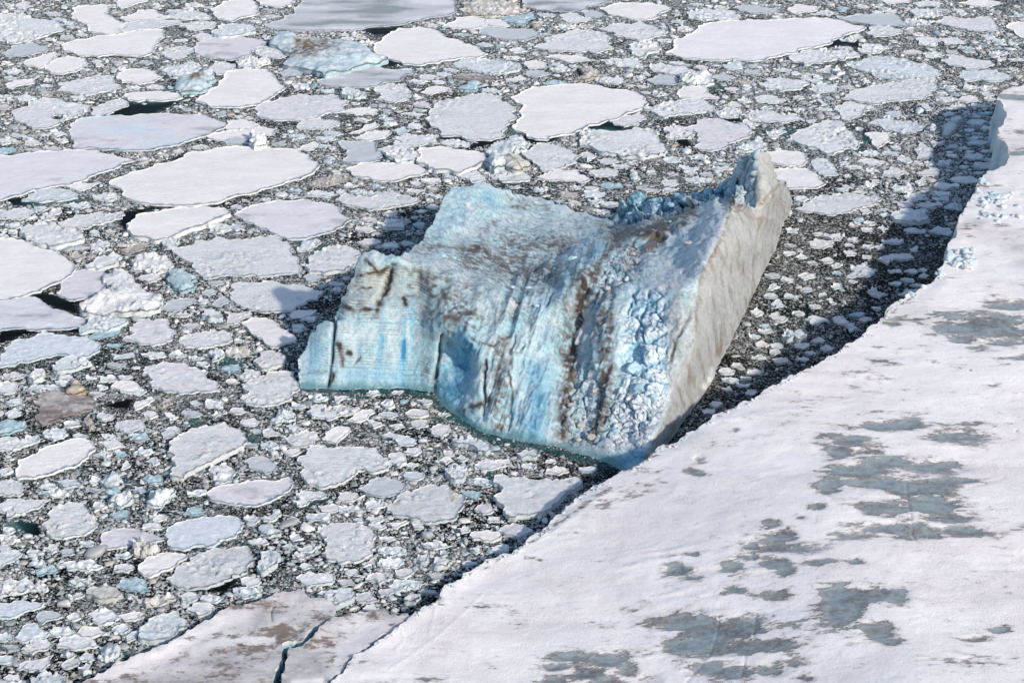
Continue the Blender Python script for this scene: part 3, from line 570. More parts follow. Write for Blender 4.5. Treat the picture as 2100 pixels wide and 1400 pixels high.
PONDS = [(1830,872,72,9,1.1),(1975,893,58,16,1.1),(1735,905,40,12,.9),(1720,925,30,16,.9),(1785,922,35,10,.9),(1830,945,70,13,.9),(1930,955,60,16,1.2),(1760,960,50,13,1.2),(1700,1000,26,16,1.1),(1800,990,60,14,1.1),(1880,1000,70,16,1.2),(1960,985,60,8,.9),(1810,1045,60,14,1.1),(1890,1035,80,16,1.1),(1950,1062,55,11,1.2),(1830,1080,70,10,1.0),(1880,1095,50,12,1.1),(1970,1090,45,10,1.1),(1750,1095,50,8,.9),
 (1585,1072,22,7,1.0),(1610,1095,28,14,1.15),(1600,1118,45,13,1.1),(1545,1117,16,6,1.0),(1650,1125,45,11,1.0),(1590,1150,30,14,1.15),(1610,1165,22,10,1.1),(1690,1120,25,7,.8),(1680,1148,45,8,.7),(1750,1148,22,5,.9),(1500,1160,22,7,.9),(1545,1140,12,5,.9),(1388,1168,30,12,1.0),(1420,1185,25,7,.7),(1505,1207,16,6,.9),(1593,1220,32,11,.9),(1640,1062,12,4,.9),(1680,1040,16,7,1.0),
 (1740,1220,48,22,1.25),(1730,1250,36,22,1.25),(1790,1215,40,18,1.05),(1840,1225,36,18,.85),(1800,1290,34,20,1.15),(1820,1310,30,12,.9),(1420,1275,60,15,1.2),(1480,1290,70,22,1.2),(1540,1280,22,22,1.0),(1450,1325,90,20,1.2),(1560,1320,55,14,1.0),(1480,1370,80,24,1.1),(1580,1370,45,18,.9),(1630,1355,30,12,.8),(1650,1385,35,10,.8),(1320,1335,35,10,.7),
 (1180,1345,40,10,1.0),(1140,1365,40,8,.9),(1240,1350,40,14,1.0),(1280,1340,30,8,.9),(1290,1370,25,14,.9),(1200,1375,40,16,.95),(1130,1395,30,8,1.1),(1240,1400,40,14,1.1),(1330,1390,35,16,.9),
 (2010,668,90,20,1.25),(2080,625,45,9,1.1),(2050,650,50,8,.9),(1975,690,30,12,1.0),(2060,700,55,10,.8),(2000,715,30,10,.8),(2090,735,40,5,1.0),(1860,652,38,5,1.0),(1835,662,20,8,.8),(2035,790,18,4,.8),(2085,880,5,3,.9),(2000,1305,45,7,.75),(2050,1290,22,8,.8),(1433,937,12,7,1.1),(1412,962,16,4,1.0),(1430,968,20,5,.9),(1510,878,10,3,.6),(1425,1138,14,3,1.0),(2090,150+50,45,5,1.0),(2085,312,30,6,1.0),(2090,272,22,5,.6)]
GREYS = [(2040,480,80,16,.55),(2090,505,45,16,.75),(2000,462,30,14,.6),(1960,470,22,8,.7),(2100,535,30,12,.5),(1860,640,60,14,.5),(1900,660,90,8,.35),(2080,300,40,18,.5),(2100,200,40,14,.5),(1440,905,50,18,.3),(1620,865,40,12,.35)]
def build_tab():
    root = empty('tabular_iceberg', at(1700, 1150, 22)); tag(root, 'vast flat snow covered berg with grey melt patches filling the lower right', 'iceberg')
    m = mat_tab()
    o = tab_mesh(TAB, 3.0, tab_h, m, 'snow_sheet', root, 27, 5)
    k = 200
    def blocks_at(lst, col):
        nonlocal k
        lst = sorted(lst, key=lambda q: -q[2]); small = []
        for px, py, s in lst:
            hh = float(tab_h(np.array([px]), np.array([py]))[0]); k += 1
            o = ice_block('ice_block', at(px, py, hh) + np.array([0, 0, s * .3]), s, M_ROUGH, root, col[k % len(col)], k)
            if k > 290: small.append(o)
        import bmesh
        bm = bmesh.new()
        for o in small:
            me = o.data.copy(); me.transform(Matrix.Translation(o.location) @ o.rotation_euler.to_matrix().to_4x4()); bm.from_mesh(me); bpy.data.meshes.remove(me); bpy.data.objects.remove(o)
        me = bpy.data.meshes.new('snow_rubble'); bm.to_mesh(me); bm.free(); me.materials.append(M_ROUGH)
        o = bpy.data.objects.new('snow_rubble', me); COL.objects.link(o); o.parent = root; tag(o, kind='stuff')
    rnd = random.Random(5); cl = [(.74, .80, .83), (.62, .76, .80), (.78, .80, .80), (.55, .72, .78)]
    A = [(2030 + rnd.gauss(0, 20), 412 + rnd.gauss(0, 14), rnd.uniform(.7, 2.6)) for _ in range(42)]
    A += [(2010 + i * 17, 446 + rnd.uniform(-5, 5), rnd.uniform(.8, 1.8)) for i in range(5)] + [(2058, 447, 2.4), (2088, 447, 2.6), (2013, 375, 2.6), (2074, 400, 1.4), (2045, 455, 1.6)]
    A += [(1945 + rnd.uniform(0, 55), 520 + rnd.uniform(-8, 32), rnd.uniform(.8, 2.6)) for _ in range(34)] + [(1938, 521, 3.6), (1948, 532, 3.0), (1960, 545, 2.6)]
    A += [(1905 + rnd.uniform(-2, 26), 572 - rnd.uniform(0, 22), rnd.uniform(.8, 2.0)) for _ in range(14)] + [(1906, 581, 2.6), (1893, 590, 1.6), (1880, 596, 1.4), (1868, 604, 2.0), (1860, 608, 1.5)]
    for i in range(150):
        k0 = rnd.randint(26, len(TAB) - 10); t = rnd.random(); e0, e1 = TAB[k0], TAB[k0 + 1]; A.append((e0[0] + (e1[0] - e0[0]) * t + rnd.uniform(0, 7), e0[1] + (e1[1] - e0[1]) * t + rnd.uniform(1, 8), rnd.uniform(.25, .8)))
    blocks_at([a for a in A if inpoly(np.array([a[0]]), np.array([a[1]]), TAB)[0]], cl)
    a = empty('ice_slab', at(420, 1350, 7)); tag(a, 'dirty brown and grey slab of cracked off ice at the bottom left corner of the big sheet', 'ice slab')
    tab_mesh(SLAB_A, 2.6, lambda x, y: 3.6 + 0 * x, m, 'slab_top', a, 3.6, 1, slab=1)
    b = empty('ice_slab', at(680, 1330, 10)); tag(b, 'narrow white and brown slab wedged between the teal crack and the big snow sheet', 'ice slab')
    tab_mesh(SLAB_B, 2.6, lambda x, y: np.minimum(tab_h(x, y) - .3, 5 + 0 * x), m, 'slab_top', b, 9, 1, slab=2)
def mat_tab():
    m, n = mat_new('snow_sheet'); p = geo_pos(n); ps = geo_pos(n, (.45, 1, 1), .15)
    c = attr(n, 'col', 'Color'); pd = attr(n, 'pond'); dt = attr(n, 'dirt'); gy = attr(n, 'grey')
    nf = noise(n, ps, .13, 10, .74); nm = noise(n, p, .05, 5, .6); nn = noise(n, p, 1.1, 4, .6)
    nb = noise(n, ps, .045, 6, .6); nq = noise(n, ps, .45, 6, .7); f = mth(n, 'ADD', mth(n, 'MULTIPLY_ADD', mth(n, 'SUBTRACT', nb, .5), 1.5, pd), mth(n, 'MULTIPLY_ADD', mth(n, 'SUBTRACT', nf, .5), 2.6, mth(n, 'MULTIPLY', mth(n, 'SUBTRACT', nq, .5), 1.5)))
    pm = ramp(n, f, [(.47, 0), (.52, .55), (.66, .88)])
    nz_ = noise(n, ps, .09, 8, .65); pondc = ramp(n, nz_, [(.40, (.06, .065, .06)), (.47, (.12, .15, .155)), (.52, (.19, .26, .275)), (.57, (.13, .15, .15)), (.63, (.11, .085, .07))])
    pondc = mixc(n, ramp(n, noise(n, p, .5, 7, .75), [(.45, 0), (.68, .7)]), pondc, (.30, .34, .35))
    edge = ramp(n, f, [(.30, 0), (.47, .55), (.60, 0)])
    c = mixc(n, 1.0, c, ramp(n, nm, [(.3, .93), (.7, 1.02)]), 'MULTIPLY'); c = mixc(n, 1.0, c, ramp(n, nf, [(.25, .88), (.5, 1.0)]), 'MULTIPLY')
    g = mth(n, 'MULTIPLY', gy, ramp(n, nf, [(.3, 1.15), (.65, .35)]), clamp=True); c = mixc(n, g, c, (.30, .285, .28))
    pk = ramp(n, noise(n, ps, .035, 8, .7), [(.46, 0), (.62, .6)]); c = mixc(n, pk, c, (.72, .65, .64)); c = mixc(n, ramp(n, f, [(.10, 0), (.46, .5)]), c, (.50, .48, .46)); c = mixc(n, edge, c, (.33, .27, .24)); c = mixc(n, pm, c, pondc)
    fd = mth(n, 'ADD', dt, mth(n, 'ADD', mth(n, 'MULTIPLY', mth(n, 'SUBTRACT', noise(n, geo_pos(n), .22, 10, .78), .5), 2.4), mth(n, 'MULTIPLY', mth(n, 'SUBTRACT', nq, .5), 1.6))); c = mixc(n, ramp(n, fd, [(.45, 0), (.75, .9)]), c, (.17, .125, .095))
    sn = mth(n, 'SUBTRACT', 1.0, pm)
    hb = mth(n, 'MULTIPLY', mth(n, 'MULTIPLY', noise(n, p, 2.2, 6, .75), ramp(n, nm, [(.38, .15), (.58, 1)])), sn)
    finish(n, c, mth(n, 'MULTIPLY_ADD', sn, .45, .33), [(noise(n, ps, .10, 4, .5), .8), (hb, .32), (mth(n, 'MULTIPLY', nn, sn), .12)], .35)
    return m
def tab_mesh(poly, step, hf, mat, name, root, H, lean, slab=0):
    rnd = random.Random(3); P = fract(poly, 5, .2, rnd)
    x, y, h, q, be = px_surface(P, step, hf); V = at(x, y, h)
    n1 = fbm(V / 30, 4, 7); n2 = fbm(V / 4, 3, 8)
    far = sstep(0, 1, 1)
    d = seg_dist(x, y, P, True)[0] if len(x) < 60000 else None
    if d is None:
        d = np.full(len(x), 999.); near = np.zeros(len(x), bool)
        for s in range(0, len(x), 40000): d[s:s + 40000] = seg_dist(x[s:s + 40000], y[s:s + 40000], np.array(poly, float), True)[0]
    V[:, 2] += .5 * n1 + 1.3 * fbm(V / np.array([70, 35, 50]), 3, 12) * sstep(0, 30, d) + .12 * n2 + sstep(14, 0, d) * (.25 * n2)
    V[:, 2] += .42 * np.clip(ridged(V / np.array([26, 6, 20]), 4, 19), 0, 1) * sstep(-.05, .4, fbm(V / 55, 3, 20)) * sstep(0, 20, d)
    # low pressure ridges and cracks
    dirt0 = .5 * np.exp(-d / 5) * (1 + fbm(V / 9, 3, 14)); white = np.array([[.85, .82, .80]]); c = white * (1 + .03 * n1)[:, None]
    dirt = dirt0; grey = np.zeros(len(x)); pond = np.zeros(len(x)); crack = np.zeros(len(x))
    st = lambda pts, wd: stroke(x, y, pts, wd)
    if slab == 0:
        for cx, cy, rx, ry, a in PONDS:
            pond = np.maximum(pond, a * .80 * np.exp(-((np.abs((x - cx) / rx)) ** 2 + (np.abs((y - cy) / ry)) ** 2) * .62))
        for cx, cy, rx, ry, a in GREYS: grey = np.maximum(grey, a * np.exp(-(((x - cx) / rx) ** 2 + ((y - cy) / ry) ** 2)))
        for pts, wd, a in [([(1250,1000),(1215,1025),(1180,1055),(1150,1068)], 10, .55), ([(1150,1068),(1125,1085),(1090,1110),(1060,1125)], 6, .55), ([(1060,1130),(1020,1150),(985,1168)], 4, .6), ([(1075,1140),(1110,1145)], 5, .65), ([(1290,962),(1330,940),(1380,915)], 6, .45), ([(1430,880),(1490,842)], 6, .5), ([(1480,905),(1400,900)], 8, .25), ([(1630,860),(1590,880),(1640,845)], 10, .4), ([(1875,602),(1830,640)], 6, .6), ([(1965,470),(2000,465)], 12, .5), ([(1680,855),(1760,850)], 6, .3),
           ([(1195,1275),(1240,1270),(1290,1278)], 2.5, .5), ([(1265,1325),(1300,1308)], 2.5, .5), ([(870,1385),(940,1390)], 8, .3), ([(1300,985),(1350,950)], 8, .3), ([(2060,800),(2100,815)], 6, .3), ([(1900,740),(1990,760)], 5, .45), ([(1780,780),(1900,830)], 25, .22), ([(1980,1180),(2060,1190)], 20, .3), ([(2070,1130),(2100,1150)], 14, .3)]:
            dirt = np.maximum(dirt, a * st(pts, wd))
        for pts in [[(1255,1003),(1215,1032),(1180,1062),(1120,1098),(1060,1130)], [(990,1215),(900,1300),(845,1340),(800,1370)], [(910,1170),(880,1300)], [(820,1280),(830,1310),(810,1330)], [(700,1440),(760,1400)]]: crack = np.maximum(crack, .8 * st(pts, 2.2))
        V[:, 2] += crack * .2
        V[:, 2] -= .45 * sstep(.35, .7, pond)
        lines = [([(1858,990),(1866,1050),(1872,1100),(1882,1112)], 1.6), ([(1475,1262),(1470,1300),(1455,1340),(1405,1400)], 2.0), ([(1550,1255),(1545,1310)], 1.6), ([(1700,1025),(1860,1022),(2000,1040)], 1.3), ([(1920,1020),(1990,1000),(2060,978)], 1.5), ([(1530,1335),(1520,1385)], 1.8)]
        for pts, wd in lines: V[:, 2] -= .3 * st(pts, wd)
    else:
        grey = .85 + .7 * fbm(V / 20, 5, 17); dirt = np.clip(.40 + .9 * fbm(V / np.array([14, 9, 9]), 5, 18), 0, .75)
        for pts, wd, a in [] and [([(400,1345),(440,1355),(480,1345)], 16, .75), ([(310,1360),(350,1365)], 13, .7), ([(370,1395),(410,1390)], 14, .7), ([(470,1275),(520,1260),(540,1290)], 18, .55), ([(560,1260),(650,1250)], 22, .6), ([(600,1350),(650,1340)], 16, .7), ([(700,1290),(720,1300),(740,1312)], 8, .75), ([(660,1350),(690,1340)], 12, .6), ([(500,1380),(560,1340)], 14, .4), ([(590,1240),(560,1300)], 20, .4)]:
            dirt = np.maximum(dirt, a * st(pts, wd))
        cl = [(330,1322),(378,1300),(430,1270)]
        grey *= 1 - .8 * np.maximum.reduce([st([(200,1385),(330,1340),(430,1285),(500,1260)], 22), st([(400,1330),(470,1310),(560,1310)], 16), st([(740,1262),(720,1290),(780,1280),(700,1330)], 20), st([(700,1330),(690,1390)], 18), st([(660,1395),(600,1400)], 8)])
        dirt *= np.clip(grey * 2.2, 0, 1)
        for pts in [[(562,1238),(556,1250),(558,1268)]]:
            k = st(pts, 1.6); V[:, 2] -= .5 * k; crack = np.maximum(crack, k)
        c = c * (1 - .75 * crack[:, None] * (stroke(x, y, [(562,1238),(558,1268)], 6) > .3)[:, None])
    # walls down to the water
    bi = np.unique(be); bv = V[bi]; mp = np.full(len(V), -1); mp[bi] = np.arange(len(bi))
    dirv = np.zeros((len(V), 2)); e = V[be[:, 1]] - V[be[:, 0]]; nn = np.stack([-e[:, 1], e[:, 0]], 1); nn /= np.linalg.norm(nn, axis=1, keepdims=True) + 1e-9
    np.add.at(dirv, be[:, 0], nn); np.add.at(dirv, be[:, 1], nn); dv = dirv[bi]; dv /= np.linalg.norm(dv, axis=1, keepdims=True) + 1e-9
    # outward sign: away from the polygon's inside
    tpx = px_of(np.concatenate([bv[:, :2] + dv * 2, bv[:, 2:]], 1)); s = np.where(inpoly(tpx[:, 0], tpx[:, 1], P), -1.0, 1.0); dv *= np.sign(np.median(s))
    rows = [V]; cr = [c]; prev = bi; K = 9 if H > 12 else 5; sk = []
    for k in range(1, K + 1):
        t = k / K; nv = bv.copy(); nv[:, 2] = bv[:, 2] * (1 - t) - 2 * t
        o = lean * t * (.25 + .75 * sstep(-.3, .4, fbm(bv / 25, 2, 77))) * (1 if slab == 0 else .3) + (1.1 * fbm(nv / np.array([5, 5, 9]), 4, 78) + .3 * fbm(nv / 1.5, 2, 79)) * min(1, H / 15)
        nv[:, :2] += dv * o[:, None]; rows.append(nv)
        ic = np.array([[.62, .72, .76]]) + .16 * fbm(nv / np.array([12, 12, 2.2]), 4, 80)[:, None] * np.array([[1.2, 1, .9]])
        if slab: ic = (np.array([[.10, .40, .46]]) * (1.6 - t) + .06) * np.ones((len(bi), 1))
        if k == 1: ic = ic * .4 + .8 * .6
        cr.append(ic); cur = len(V) + (k - 1) * len(bi) + np.arange(len(bi)); a, b = mp[be[:, 0]], mp[be[:, 1]]
        sk.append(np.stack([prev[a], cur[a], cur[b], prev[b]], 1)); prev = cur
    VV = np.concatenate(rows); CC = np.concatenate(cr); z = np.zeros(len(VV) - len(V))
    L = np.array(root.location)
    o = mesh_obj(name, VV[:len(V)] - L, [q], mat, root, CC[:len(V)], {'pond': pond, 'dirt': dirt, 'grey': grey}, smooth=True)
    fs = np.concatenate(sk); u = np.unique(fs); mm = np.full(len(VV), -1); mm[u] = np.arange(len(u))
    CCs = CC.copy(); mesh_obj('ice_cliff', VV[u] - L, [mm[fs]], M_ROUGH, root, CCs[u], smooth=True)
    return o
build_tab()
